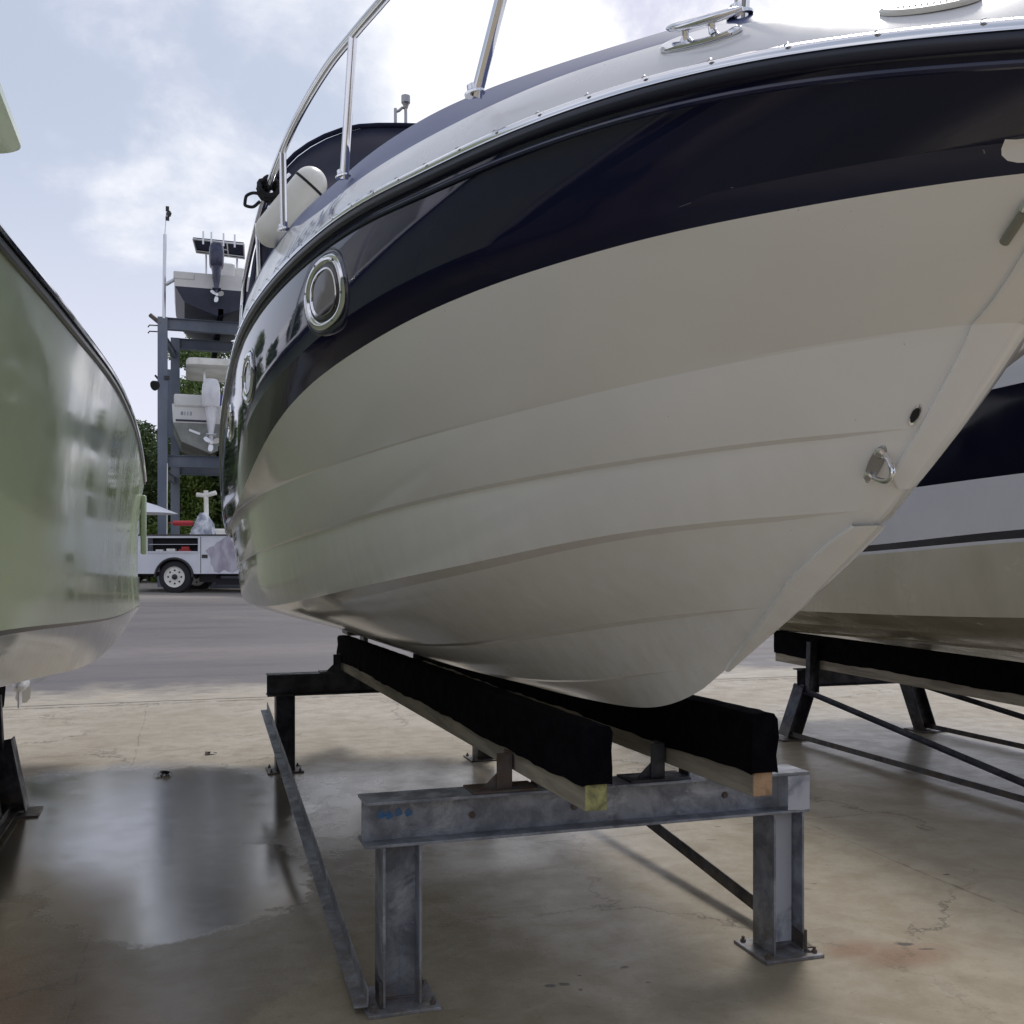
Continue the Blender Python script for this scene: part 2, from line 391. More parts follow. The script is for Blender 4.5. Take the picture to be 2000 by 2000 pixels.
def sweep(profile, name, m, parent, sgn=-1, n=150, u1=8.3, mb=None, seg_mi=0):
    rowsP = []
    for i in range(n+1):
        u = .83+(u1-.83)*(i/n)**1.7; w = sh_w(u); z = sh_z(u)
        e = .01; tx = (sh_w(u+e)-w)/e; nrm = Vector((1, -tx, 0)).normalized()
        rowsP.append([(VC+sgn*(w+nrm.x*a), u+nrm.y*a, z+b) for a,b in profile])
    b = mb or MB(); b.grid(rowsP, seg_mi, close=True); return b
rb = MB()
for sg in (-1,1): sweep([(-.005,-.008),(.010,-.010),(.017,-.006),(.020,.002),(.020,.010),(.017,.016),(.004,.022),(-.005,.018)], '', None, None, sg, mb=rb)
rub = rb.build('rub_rail', M_rubber, main, angle=40)
cb = MB()
for sg in (-1,1):
    sweep([(.004,.018),(.022,.012),(.023,.021),(.017,.030),(.006,.032)], '', None, None, sg, mb=cb)
cb.build('trim_strip', M_chrome, rub, angle=50)
lb_ = MB()
for sg in (-1,1): sweep([(.000,-.032),(.006,-.032),(.009,-.028),(.007,-.022),(.000,-.020)], '', None, None, sg, mb=lb_)
lb_.build('lower_lip', M_navy, rub, angle=50)
sm = MB(); sm.lathe((0,0,0),(0,0,1),[(0,.0048),(.001,.0048),(.0025,.003),(.003,.0)],10)
scr = None
u = 1.02; k = 0
while u < 5.6:
    w = sh_w(u); z = sh_z(u); e=.01; tx=(sh_w(u+e)-w)/e; nr=Vector((1,-tx,0)).normalized()
    p = Vector((VC-(w+nr.x*.0235), u+nr.y*.0235, z+.027))
    if scr is None:
        scr = sm.build('screw', mat('screw_steel',(.5,.5,.52),.3,1.0), rub, off=(0,0,0)); o = scr
    else:
        o = scr.copy(); COL.objects.link(o)
    o.location = p-Vector(LOC[rub.name]); o.rotation_euler = (0,R(-35),0)
    u += .115+.02*k/10; k += 1

# portholes
def porthole(uc, zc, a, b, slope, name='porthole'):
    def P(ang, k, off):
        x = a*k*math.copysign(abs(math.cos(ang))**.85, math.cos(ang)); y = b*k*math.copysign(abs(math.sin(ang))**.85, math.sin(ang))
        return topside(uc+x, zc+y+slope*x, off)
    N = 56
    prof = [(1.0,.001),(1.0,.006),(.96,.010),(.86,.011),(.81,.008),(.78,.003)]
    rw = [[P(2*math.pi*i/N, k, o) for i in range(N)] for k,o in prof]
    ring = MB().grid(rw, 0, close=True).build(name, M_chrome, main, angle=40)
    prof = [(.79,.0035),(.74,.005),(.66,.005),(.63,.0035)]
    rw = [[P(2*math.pi*i/N, k, o) for i in range(N)] for k,o in prof]
    MB().grid(rw, 0, close=True).build('inner_frame', M_blk, ring, angle=40)
    rw = [[P(2*math.pi*i/N, k, o) for i in range(N)] for k,o in [(.665,.0042),(.35,.0038),(.01,.0036)]]
    MB().grid(rw, 0, close=True).build('pane', M_glass, ring)
    rw = [[P(2*math.pi*i/N, k, o) for i in range(N)] for k,o in [(.66,.004),(.66,.008),(.61,.008),(.60,.004)]]
    MB().grid(rw, 0, close=True).build('pane_trim', M_chrome, ring, angle=40)
    for q in range(6):
        p = P(2*math.pi*(q+.3)/6, .90, .0112)
        MB().lathe(p, (-1,0,.1), [(0,.004),(.0015,.004),(.003,.0)],8).build('screw', M_dsteel, ring)
    rw = [[P(2*math.pi*i/N, k, o) for i in range(N)] for k,o in [(1.16,.0),(1.13,.003),(1.05,.003),(1.02,.0005)]]
    MB().grid(rw, 0, close=True).build('recess_lip', M_navy, ring, angle=60)
_h = hull_hit(634,572); porthole(_h[0], _h[2], .158, .096, -.03)
_h = hull_hit(486,738); porthole(_h[0], _h[2], .158, .090, -.03)
porthole(5.20, 2.18, .205, .08, -.01)

# registration letters on the deck side
def band(u, f, off=.002):
    a = Vector((VC-sh_w(u)+.012, u, sh_z(u)+.03)); b_ = Vector((VC-(sh_w(u)-D1o(u)), u, D1z(u)))
    p = a.lerp(b_, f); n = Vector((-(b_.z-a.z), 0, (b_.x-a.x))).normalized()
    if n.x > 0: n = -n
    return p+n*off + Vector((-.006*4*f*(1-f),0,0))
fc = bpy.data.curves.new('reg', 'FONT'); fc.body = 'FL 4163 NK'; fc.size = 1; fc.resolution_u = 3; fc.offset = .0
fo = bpy.data.objects.new('reg', fc); COL.objects.link(fo)
dg = bpy.context.evaluated_depsgraph_get(); tm = bpy.data.meshes.new_from_object(fo.evaluated_get(dg))
xs = [v.co.x for v in tm.vertices]; x0, x1 = min(xs), max(xs)
lm = MB(); 
def letter(v):
    k = (v.co.x-x0)/(x1-x0); u = 3.74-k*.76; L_ = math.hypot(D1z(u)-sh_z(u)-.03, D1o(u)-.012)
    return band(u, (.022+.045*k+.100*v.co.y/.72)/L_, .0065)
lm.add([letter(v) for v in tm.vertices], [tuple(p.vertices) for p in tm.polygons])
bpy.data.objects.remove(fo); bpy.data.curves.remove(fc); bpy.data.meshes.remove(tm)
lm.build('registration_number', M_letter, main, recalc=False)

# cleat and vent
def frame_at(u, f):
    p = band(u, f, 0); t_ = (band(u+.02,f,0)-band(u-.02,f,0)).normalized(); up = (band(u,min(1,f+.1),0)-band(u,f-.1,0)).normalized()
    n = t_.cross(up).normalized()
    if n.x > 0: n = -n
    up = n.cross(t_); 
    if up.z < 0: up = -up
    return p, Matrix((t_, up, n)).transposed()
p, F = frame_at(1.60, .78)
def oval(mb, p, F, a, b, h0, h1, r=.8, N=40, mi=0):
    rw = []
    for kk, hh in ((1,h0),(1,h1*.6),(.93,h1),(r,h1)):
        rw.append([p+F@Vector((a*kk*math.cos(2*math.pi*i/N), b*kk*math.sin(2*math.pi*i/N), hh)) for i in range(N)])
    mb.grid(rw, mi, close=True); mb.add(rw[-1], [tuple(range(N))], mi)
cm = MB(); oval(cm, p, F, .088, .024, 0, .009)
cl = cm.build('cleat', M_chrome, main, angle=35)
for s_ in (-1,1): MB().tube([p+F@Vector((s_*.032,0,.005)), p+F@Vector((s_*.029,.004,.012)), p+F@Vector((s_*.029,.008,.021))], [.009,.0065,.007], 12).build('cleat_post', M_chrome, cl)
cm = MB(); cm.tube([p+F@Vector((x,.008+.02*abs(x/.08)**2,.024+.004*(1-abs(x/.08)**2))) for x in np.linspace(-.082,.082,15)], [.002+.0075*math.sqrt(max(0,1-abs(x/.083)**2.5)) for x in np.linspace(-.082,.082,15)], 12)
cm.build('horn', M_chrome, cl)
p, F = frame_at(1.25, .80)
cm = MB(); oval(cm, p, F, .075, .026, 0, .008)
vent = cm.build('vent_cover', M_vinyl, main, angle=35)
cm = MB()
for i in range(11):
    x = -.045+i*.009; hgt = .015*math.sqrt(1-(x/.07)**2)
    a = p+F@Vector((x-.004,-hgt,.0080)); b_ = p+F@Vector((x+.006,hgt,.0080)); cm.tube([a,b_], .0015, 6)
cm.build('grille_slot', M_blk, vent)

# white inlay in the navy band near the bow and the drain slot below it
pl_ = [(2015,205),(1990,235),(1968,268),(1957,290),(1957,303),(1965,313),(1985,317),(2030,317),(2070,312),(2085,280),(2085,205)]
hp = [hull_hit(a,b_) for a,b_ in pl_]; hp = [h_ for h_ in hp if h_]
cen = [sum(h_[k] for h_ in hp)/len(hp) for k in range(3)]
im = MB(); rw = []
for f in np.linspace(1,.02,10): rw.append([topside(cen[0]+(h_[0]-cen[0])*f, cen[2]+(h_[2]-cen[2])*f, .0012) for h_ in hp])
im.grid(rw,0,close=True); im.build('white_inlay', M_white, main)
_a = hull_hit(1998,412); _b = hull_hit(1958,472)
if _a and _b:
    MB().tube([(v+.004,u,z) for u,v,z in (_a,_b)], .0085, 14).build('drain_slot', mat('grey_slot', (.25,.25,.21), .5), main)
    MB().tube([(_a[1]+.002,_a[0],_a[2]),(_a[1]+.001,_a[0]-.012,_a[2]+.012)], .009, 12).build('slot_trim', M_chrome, main)
# scuffs on the navy band
M_sc = mat('scuffed_gelcoat', (.22,.22,.26), .6)
for pts, r in (([(1412,369),(1422,367)],.0011),([(1428,366),(1440,365)],.0014),([(1258,418),(1300,414),(1350,396)],.0005),([(1915,262),(1917,268)],.0011),([(1921,292),(1924,300)],.0011),([(1165,440),(1168,462)],.0005)):
    q = [hull_hit(a,b_) for a,b_ in pts]; MB().tube([(v-.0004,u,z) for u,v,z in q], r, 5).build('scuff_mark', M_sc, main)

# bow rail
railp = [(1.0,.10,2.93),(1.12,.27,2.94),(1.35,.44,2.955),(1.7,.64,2.975),(2.2,.80,3.0),(2.755,.922,3.02),(2.99,.966,3.034),(3.227,1.004,3.05),(3.464,1.035,3.054),(3.717,1.061,3.056),(3.952,1.080,3.05),(4.152,1.091,3.05),(4.435,1.101,3.062),(4.934,1.105,3.086),(5.551,1.105,3.10),(5.95,1.105,3.09),(6.06,1.105,3.05),(6.09,1.11,2.97),(6.04,1.12,2.82)]
def sm_(pts, n=6):
    ts = list(range(len(pts))); fs = [pchip(ts, [p[i] for p in pts]) for i in range(3)]
    return [tuple(f(t) for f in fs) for t in np.linspace(0, len(pts)-1, n*(len(pts)-1)+1)]
rp = sm_(railp, 6)
path = [(VC-w,u,z) for u,w,z in rp]; path2 = [(VC+w,u,z) for u,w,z in rp][::-1]
rail = MB().tube(path2+path, .0145, 14).build('bow_rail', M_chrome, main)
for (u1,w1,z1),(u2,w2,z2) in (((3.10,.976,2.66),(2.99,.966,3.034)),((4.0,1.07,2.77),(3.952,1.08,3.05)),((2.2,.817,2.54),(1.99,.735,2.985)),((1.6,.50,2.46),(1.50,.53,2.96)),((4.95,1.09,2.8),(4.92,1.105,3.08)),((1.16,.22,2.3),(1.12,.27,2.94))):
    for sg in (-1,1):
        so = MB().tube([(VC+sg*w1,u1,z1-.01),(VC+sg*w2,u2,z2)], .0135, 12).build('stanchion', M_chrome, rail)
        MB().lathe((VC+sg*w1,u1,z1-.012),(sg*.25,0,1),[(.008,.024),(.013,.024),(.018,.016),(.03,.0145)],14).build('stanchion_base', M_chrome, so)

# bow fittings
def stemp(z, w): # approx point on bow near stem
    return Vector((VC-w, stem_u(z), z))
_h = hull_hit(1712,905); e = Vector((_h[1]-.002,_h[0],_h[2]))
be = MB()
d = Vector((-.02,.60,-.80)).normalized(); nrm = Vector((-.06,-.85,-.5)).normalized()
uu = Vector((-.22,.42,-.75)).normalized(); up0 = e
pts = []
for i in range(17):
    a = math.pi*i/16; pts.append(e + d*(-.028*math.cos(a)) + nrm*(.062*math.sin(a)+.002))
bo = MB().tube(pts, .0062, 12).build('bow_eye', M_chrome, main)
hn = hull_normal(e.y,e.z); bp = MB(); F = Matrix((d, hn.cross(d).normalized(), hn)).transposed()
oval(bp, e, F, .045, .014, -.004, .005); bp.build('backing_plate', M_dsteel, bo, angle=35)
for s_ in (-1,1): MB().lathe(e+d*.028*s_+hn*.003, hn, [(0,.012),(.008,.012),(.011,.008)], 6).build('nut', M_chrome, bo, angle=20)
_h = hull_hit(1787,808); e = Vector((_h[1],_h[0],_h[2])); hn = hull_normal(e.y,e.z); dd = Vector((.0,.60,-.80)).normalized(); dd = (dd-hn*dd.dot(hn)).normalized(); hn = (hn-dd*hn.dot(dd)).normalized(); F = Matrix((dd, hn.cross(dd), hn)).transposed()
dm = MB(); N = 28
rw = [[e+F@Vector((.026*k*math.cos(2*math.pi*i/N), .010*k*math.sin(2*math.pi*i/N), h+.003)) for i in range(N)] for k,h in ((1,-.004),(1,.003),(.85,.007),(.66,.005),(.6,-.002))]
dm.grid(rw,0,close=True); dr = dm.build('drain_fitting', M_chrome, main, angle=40)
MB().add([e+F@Vector((.017*math.cos(2*math.pi*i/N), .0065*math.sin(2*math.pi*i/N), .006)) for i in range(N)], [tuple(range(N))]).build('drain_opening', M_blk, dr)

# canvas top and windshield
cs = [ # u, [(w,z)...]
 (4.25,[(.98,2.84),(.95,2.86),(.80,2.87),(.5,2.88),(0,2.89)]),
 (4.60,[(1.03,2.84),(1.00,3.02),(.82,3.12),(.5,3.16),(0,3.17)]),
 (5.00,[(1.06,2.84),(1.03,3.16),(.88,3.34),(.5,3.44),(0,3.47)]),
 (5.16,[(1.07,2.84),(1.04,3.22),(.90,3.49),(.52,3.66),(0,3.70)]),
 (5.30,[(1.08,2.84),(1.05,3.26),(.93,3.56),(.56,3.80),(0,3.87)]),
 (6.2,[(1.08,2.84),(1.05,3.28),(.94,3.60),(.58,3.88),(0,3.97)]),
 (7.4,[(1.06,2.7),(1.03,3.24),(.92,3.56),(.56,3.84),(0,3.92)]),
 (7.6,[(1.04,2.45),(1.0,2.9),(.9,3.2),(.5,3.4),(0,3.5)])]
cs = [(u_, [(w, z-.055*min(1,max(0,(z-3.0)/.5))) for w,z in q]) for u_,q in cs]
rowsC = []
for u_, q in cs:
    half = sm_([(w,z,0) for w,z in q], 5)
    rowsC.append([(VC-w,u_,z) for w,z,_ in half]+[(VC+w,u_,z) for w,z,_ in half[::-1][1:]])
dense = []
for a,b_ in zip(rowsC, rowsC[1:]):
    for f in np.linspace(0,1,4)[:-1]: dense.append([tuple(Vector(p).lerp(Vector(q),f)) for p,q in zip(a,b_)])
dense.append(rowsC[-1])
cvs = MB().grid(dense,0).build('canvas_top', M_canvas, main, angle=60)
vis = MB(); vis.tube([(VC-1.095,5.06,2.85),(VC-1.07,5.08,3.24),(VC-.94,5.10,3.39)], .011, 10)
vis.tube([(VC-.99,4.3,2.87),(VC-1.01,4.62,3.03),(VC-1.04,5.05,3.2)], .012, 10)
vis.build('windshield_frame', M_chrome, main)
vis = MB(); vis.tube([(VC-w*1.01,5.30,z+.012) for w,z,_ in sm_([(1.08,2.84,0),(1.05,3.20,0),(.93,3.505,0),(.56,3.745,0),(0,3.815,0)],5)], .013, 8)
vis.build('canvas_seam', M_canvas, cvs)
am = MB()
am.tube([(1.165,5.8,3.85),(1.165,5.8,4.10)], .009, 8); am.tube([(1.225,5.8,3.85),(1.225,5.8,4.13)], .009, 8)
am.tube([(1.165,5.8,4.08),(1.185,5.8,4.09),(1.205,5.8,4.11),(1.225,5.8,4.11)], .008, 8); am.lathe((1.225,5.8,4.11),(0,0,1),[(0,.012),(.02,.018),(.03,.026),(.07,.026),(.08,.008)],12)
am.build('light_mast', M_dsteel, main)
# far-off stern gear
om = MB(); om.box((VC,8.45,1.15),(.34,.3,.5)); om.lathe((VC,8.5,.72),(0,1,0),[(-.12,.02),(-.05,.07),(.15,.07),(.2,.04)],16); om.box((VC,8.5,.86),(.04,.22,.35))
om.build('outdrive', M_blk, main, bevel=.02)

# fender held by the rail
fa = Vector((.500,4.248,3.045)); fb = Vector((.352,4.32,2.86)); ax = (fb-fa); Lf = ax.length; ax.normalize()
fen = thing('fender', 'white cylindrical fender held beside the rail of the big cruiser', 'fender', fa)
fm = MB(); r = .068
pr = [(-r*math.cos(a), max(.003,r*math.sin(a))) for a in np.linspace(0,math.pi/2,12)]+[(Lf*i/6, r) for i in range(1,6)]+[(Lf+r*math.sin(a), max(.003,r*math.cos(a))) for a in np.linspace(0,math.pi/2,12)]
fm.lathe(fa, ax, pr, 48)
for kk in range(10): pass
fm.build('fender_body', M_vinyl, fen, angle=60)
fm = MB(); fm.lathe(fa+ax*.0, ax, [(0,.069),(.003,.0712),(.008,.0712),(.011,.069)], 48); fm.build('black_band', M_rope, fen)
# fender line knotted on the rail
rm = MB()
c0 = Vector((VC-1.10,4.42,3.06))
for j in range(5):
    rr_ = .028+.010*rng.random()
    pts = [c0+Vector((rr_*math.cos(a)*1.2+.008*rng.random(), (j-2)*.022+.008*math.sin(3*a), rr_*math.sin(a)+.006*rng.random())) for a in np.linspace(0,2*math.pi,26)]
    rm.tube(pts, .009, 8)
rm.tube([c0+Vector(q) for q in sm_([(-.02,0,-.02),(-.055,.02,-.01),(-.085,.03,-.025),(-.09,.03,-.06),(-.06,.02,-.07),(-.03,0,-.05)],5)], .007, 8)
ro = rm.build('rope', M_rope); tag(ro, 'black line knotted around the bow rail of the big cruiser', 'rope')

# ------------------------------------------------------------------ steel stands
def Hprof(h, b, tf, tw):
    return [(-b/2,-h/2),(b/2,-h/2),(b/2,-h/2+tf),(tw/2,-h/2+tf),(tw/2,h/2-tf),(b/2,h/2-tf),(b/2,h/2),(-b/2,h/2),(-b/2,h/2-tf),(-tw/2,h/2-tf),(-tw/2,-h/2+tf),(-b/2,-h/2+tf)]
# The main stand
st = thing('boat_stand', 'straight legged galvanised stand with two carpeted bunks under the big cruiser', 'boat stand', (VC,5.4,0))
vL, vR = .700, 2.185
for fi, (uf, m_) in enumerate(((3.44,M_galv),(7.50,M_galvd))):
    MB().prism((.575,uf,.6205),(2.275,uf,.6205), Hprof(.153,.15,.010,.008)).build('cross_beam', m_, st, bevel=.0015, angle=20)
    for vv in (vL, vR):
        mm = m_
        lg = MB().prism((vv,uf,.012),(vv,uf,.5435), Hprof(.132,.15,.009,.007), up=(1,0,0)).build('leg', mm, st, bevel=.0015, angle=20)
        MB().box((vv,uf,.006),(.25,.24,.012)).build('base_plate', mm, lg, bevel=.002)
        for dx,dy in ((-.1,-.09),(.1,-.09),(.1,.09),(-.1,.09)): MB().lathe((vv+dx,uf+dy,.012),(0,0,1),[(0,.011),(.010,.011),(.011,.006),(.022,.006)],6).build('anchor_bolt', M_rust, lg, angle=20)
    # brackets
    for sv, vb in ((-1,1.146),(1,1.736)):
        x = vb-.043-.006 if sv < 0 else vb-.043-.006
        br = MB(); br.box((x-.001,uf+.01,.765),(.008,.075,.125)); br.box((x-.028,uf-.025,.765),(.05,.007,.125))
        br.add([(x-.005,uf-.02,.705),(x-.105,uf-.02,.705),(x-.005,uf-.02,.80),(x-.005,uf-.013,.705),(x-.105,uf-.013,.705),(x-.005,uf-.013,.80)],[(0,1,2),(3,5,4),(0,3,4,1),(1,4,5,2),(2,5,3,0)])
        br.box((x-.03,uf,.7015),(.24,.13,.008))
        br.box((vb+.052,uf+.01,.74),(.008,.075,.08))
        b0 = br.build('bracket', M_rust if (fi==0 and sv<0) else M_galvd, st, bevel=.001)
        for zz in (.755,.80): MB().lathe((x-.006,uf+.02,zz),(-1,0,0),[(0,.011),(.008,.011)],6).build('bolt', M_galv, b0, angle=20)
# braces (angle iron from the foot of the front leg to the head of the rear leg, on the outer side)
ang = [(0,0),(.06,0),(.06,.006),(.006,.006),(.006,.06),(0,.06)]
for vv, sg in ((vL,-1),(vR,1)):
    x0 = vv+sg*.085
    pf = [(a if sg < 0 else -a, b_) for a,b_ in ang]
    mb = MB(); mb.prism((x0,3.36,.025),(x0-.0*sg,7.56,.43), [(sg*-(a)*-1*.8-.03, b_) for a,b_ in ang]).build('brace', M_galv if sg<0 else M_galvd, st, bevel=.001, angle=20)
    MB().box((x0-sg*.012,3.40,.055),(.012,.07,.08)).build('gusset', M_galvd, st, bevel=.001)
# chalky primer patches
MB().box((2.225,3.363,.6205),(.094,.0035,.128)).build('primer_patch', M_paintw, st)
MB().box((vR,3.44-.0055,.29),(.0,.004,.44)) if False else None
MB().box((vR,3.4345,.285),(.108,.0035,.50)).build('primer_patch', M_paintw, st)
pm = MB()
for xx,zz in ((.640,.640),(.668,.635),(.70,.643),(.735,.640)):
    N=14; pm.add([(xx+.013*(1+.25*math.sin(3*i))*math.cos(2*math.pi*i/N), 3.434, zz+.014*(1+.2*math.cos(2*i))*math.sin(2*math.pi*i/N)) for i in range(N)], [tuple(range(N))])
pm.build('paint_mark', M_blue, st, recalc=False)
# bunks
def bunk(parent, v, u0, u1, z0, z1, hw=.265, hc=.19, wt=.07, ct=.092, endm=M_endg, sag=True):
    def zz(u): return z0+(z1-z0)*(u-u0)/(u1-u0)
    wb = MB(); rowsB = []
    n = 24
    for i in range(n+1):
        u = u0+(u1-u0)*i/n; z = zz(u)
        rowsB.append([(v-wt/2,u,z),(v+wt/2,u,z),(v+wt/2,u,z+hw),(v-wt/2,u,z+hw)])
    wb.grid(rowsB,0,close=True); wb.add(rowsB[0],[(0,1,2,3)],1); wb.add(rowsB[-1],[(0,1,2,3)],0)
    b = wb.build('bunk_board', [M_wood,endm], parent, angle=20, bevel=.003)
    cbm = MB(); rowsB = []
    n = 90
    prof = [(-.5,.0),(-.52,.3),(-.5,.62),(-.5,.90),(-.40,1.0),(0,1.02),(.40,1.0),(.5,.90),(.52,.6),(.51,.3),(.5,0)]
    for i in range(n+1):
        u = (u0-.012)+(u1-u0+.02)*i/n; z = zz(u)+(hw-hc)
        lo = .004*math.sin(u*3.1)+.003*math.sin(u*9+v*7)+.002*math.sin(u*31)
        rw = []
        for a,b_ in prof:
            wob = .0025*math.sin(u*23+b_*9)+.002*rng.standard_normal()
            rw.append((v+a*ct+wob*(1 if a>0 else -1), u, z+b_*(hc+.008)+(lo if b_ == 0 else 0)))
        rw += [(v+.5*wt,u,z+lo+.004),(v-.5*wt,u,z+lo+.004)]
        rowsB.append(rw)
    cbm.grid(rowsB,0,close=True); m_ = len(rowsB[0])
    cbm.add(rowsB[0],[tuple(range(m_))]); cbm.add(rowsB[-1],[tuple(range(m_))])
    cbm.build('carpet_cover', M_carpet, b, angle=50)
    return b
for vv in (vL, vR):
    for uf in (3.44,):
        for sx_ in (-1,1):
            pts = [(vv+sx_*.068+.0015*rng.standard_normal(), uf-.07+.14*i/9, .5425) for i in range(10)]
            MB().tube(pts, [.0035+.0012*rng.random() for _ in pts], 6).build('weld_bead', M_dsteel, st)
        MB().tube([(vv-.06+.12*i/11, uf-.010, .0145) for i in range(12)], [.004+.0015*rng.random() for _ in range(12)], 6).build('weld_bead', M_rust, st)
for xx in (.96,1.34,1.95): MB().lathe((xx,3.4355,.615),(0,-1,0),[(0,.012),(.006,.012),(.008,.008)],6).build('bolt', M_rust, st, angle=20)
bunk(st, 1.146, 2.76, 7.66, .769, .705, hw=.238, hc=.168, endm=M_endy)
bunk(st, 1.736, 2.82, 7.60, .758, .70, hw=.252, hc=.18, endm=M_endg)

# splayed stands of the neighbours
def splay_stand(label, vc_, uf, ub, bz, lv, v_off=.45, lean=.16):
    s_ = thing('boat_stand', label, 'boat stand', (vc_,(uf+ub)/2,0), group=None)
    for u_ in (uf, ub):
        MB().prism((vc_-.62,u_,.515),(vc_+.62,u_,.515), Hprof(.15,.13,.010,.008)).build('cross_beam', M_galvd, s_, bevel=.0015, angle=20)
        for sg in (-1,1):
            l_ = MB().prism((vc_+sg*lv,u_,.012),(vc_+sg*(lv-lean),u_,.44), Hprof(.13,.15,.009,.007), up=(1,0,0)).build('leg', M_galvd, s_, bevel=.0015, angle=20)
            MB().box((vc_+sg*lv,u_,.006),(.27,.25,.012)).build('base_plate', M_galvd, l_, bevel=.002)
            MB().prism((vc_+sg*(v_off+.09),u_-.10,.40),(vc_+sg*(v_off+.075),u_-.10,bz+.22), Hprof(.10,.06,.009,.007)).build('upright', M_galvd, s_, bevel=.0015, angle=20)
    for sg in (-1,1):
        MB().prism((vc_+sg*lv,uf,.03),(vc_+sg*lv,ub,.03), [(a*.7-.02,b_*.7) for a,b_ in ang]).build('ground_rail', M_galvd, s_, angle=20)
        MB().prism((vc_+sg*(lv-.10),ub-.05,.40),(vc_+sg*lv,uf+.3,.05), [(a*.6-.02,b_*.6) for a,b_ in ang]).build('brace', M_galvd, s_, angle=20)
        bunk(s_, vc_+sg*v_off, uf-.9, ub+.55, bz-.055, bz)
    return s_
splay_stand('dark splayed leg stand carrying the white hull with the navy stripes on the right', 5.6, 4.1, 7.55, .605, .70)
splay_stand('dark splayed leg stand under the pale green boat on the left', -1.65, 3.3, 6.69, .50, .71, v_off=.52, lean=.08)

# ------------------------------------------------------------------ neighbour boats
def neigh_hull(vc_, sgn_list, tables, u_end, n=70):
    """tables: list of (u0, [(u,w)...], [(u,z)...], material, subdiv, bulge)"""
    P = []
    for u0, wt, zt_, mi, nb, bl in tables:
        wf = soften(pchip([a for a,_ in wt],[b for _,b in wt]),.1,.5); zf = soften(pchip([a for a,_ in zt_],[b for _,b in zt_]),.1,.4); ln = []
        for i in range(n+1):
            u = u0+(u_end-u0)*(i/n)**1.6; ln.append((max(0,wf(u)) if i else 0.0, u, zf(u)))
        P.append(ln)
    G_ = []; mi_ = []
    for k in range(len(tables)-1):
        nb = tables[k][4]; b = tables[k][5]
        for j in range(nb):
            f = j/nb
            G_.append([((a[0]*(1-f)+c[0]*f)+b*4*f*(1-f), a[1]*(1-f)+c[1]*f, a[2]*(1-f)+c[2]*f) for a,c in zip(P[k],P[k+1])]); mi_.append(tables[k][3])
    G_.append(P[-1]); mb = MB()
    for sg in (-1,1): mb.grid([[(vc_+sg*w,u,z) for w,u,z in ln] for ln in G_], mi_)
    a = [(vc_-ln[-1][0],ln[-1][1],ln[-1][2]) for ln in G_]; b = [(vc_+ln[-1][0],ln[-1][1],ln[-1][2]) for ln in G_]
    mb.grid([[p,q] for p,q in zip(a,b)],mi_); return mb, G_
# left: pale green centre console
lv = -1.65
lt = [
 (.2,[(.2,0),(.7,.55),(1.5,.95),(2.6,1.17),(3.9,1.28),(4.95,1.315),(6.0,1.335),(7.3,1.35),(8.4,1.36),(9.1,1.365)],[(.2,2.75),(1.5,2.55),(2.94,2.34),(3.9,2.35),(4.95,2.40),(6.0,2.44),(7.3,2.43),(8.2,2.33),(8.8,2.18),(9.1,2.06)],0,1,0),
 (.21,[(.2,0),(.7,.52),(1.5,.93),(2.6,1.15),(3.9,1.265),(4.95,1.30),(6.0,1.32),(7.3,1.34),(8.4,1.35),(9.1,1.355)],[(.2,2.70),(1.5,2.50),(2.94,2.29),(3.9,2.30),(4.95,2.35),(6.0,2.39),(7.3,2.38),(8.2,2.28),(8.8,2.13),(9.1,2.02)],0,12,-.03),
 (1.0,[(1.0,0),(1.6,.5),(2.6,.98),(3.5,1.14),(5,1.22),(6.6,1.27),(8.2,1.31),(9.1,1.33)],[(1.0,1.55),(2.6,1.30),(3.5,1.285),(4.8,1.235),(6.6,1.17),(8.0,1.15),(9.1,1.16)],1,1,0),
 (1.02,[(1.02,0),(1.6,.49),(2.6,.97),(3.5,1.13),(5,1.21),(6.6,1.26),(8.2,1.30),(9.1,1.32)],[(1.0,1.53),(2.6,1.28),(3.5,1.268),(4.8,1.220),(6.6,1.158),(8.0,1.14),(9.1,1.15)],2,6,.01),
 (1.4,[(1.4,0),(2.2,.75),(3.5,1.08),(5,1.12),(6.6,1.16),(7.6,1.21),(8.4,1.28),(9.1,1.31)],[(1.4,1.35),(2.6,1.16),(3.5,1.10),(4.7,1.02),(5.6,.95),(6.6,.91),(7.6,.94),(8.4,1.05),(9.1,1.13)],2,8,.02),
 (1.9,[(1.9,0),(9.1,0)],[(1.9,1.1),(3.0,.85),(5,.76),(9.1,.76)],2,0,0)]
left = thing('green_boat', 'pale seafoam green centre console hull filling the left edge', 'boat', (lv,5,.76))
mb, Gl = neigh_hull(lv, None, lt, 8.8)
lh = mb.build('hull', [M_green, M_blk, M_white], left, angle=12)
# rub rail and gunwale cap
def neigh_rail(tab, vc_, prof, n=90, u1=8.8, dz=0):
    wf = soften(pchip([a for a,_ in tab[1]],[b for _,b in tab[1]]),.1,.5); zf = soften(pchip([a for a,_ in tab[2]],[b for _,b in tab[2]]),.1,.4); mb = MB()
    for sg in (-1,1):
        rw = []
        for i in range(n+1):
            u = tab[0]+.03+(u1-tab[0]-.03)*(i/n)**1.3; w = wf(u); rw.append([(vc_+sg*(w+a),u,zf(u)+b+dz) for a,b in prof])
        mb.grid(rw,0,close=True)
    return mb
neigh_rail(lt[0], lv, [(-.01,-.012),(.012,-.012),(.016,-.004),(.012,.008),(-.01,.010)]).build('rub_rail', M_chrome, left, angle=40)
neigh_rail(lt[0], lv, [(-.01,-.036),(.004,-.035),(.006,-.028),(.004,-.018),(-.01,-.018)]).build('lower_trim', M_rubber, left, angle=40)
dk = MB(); 
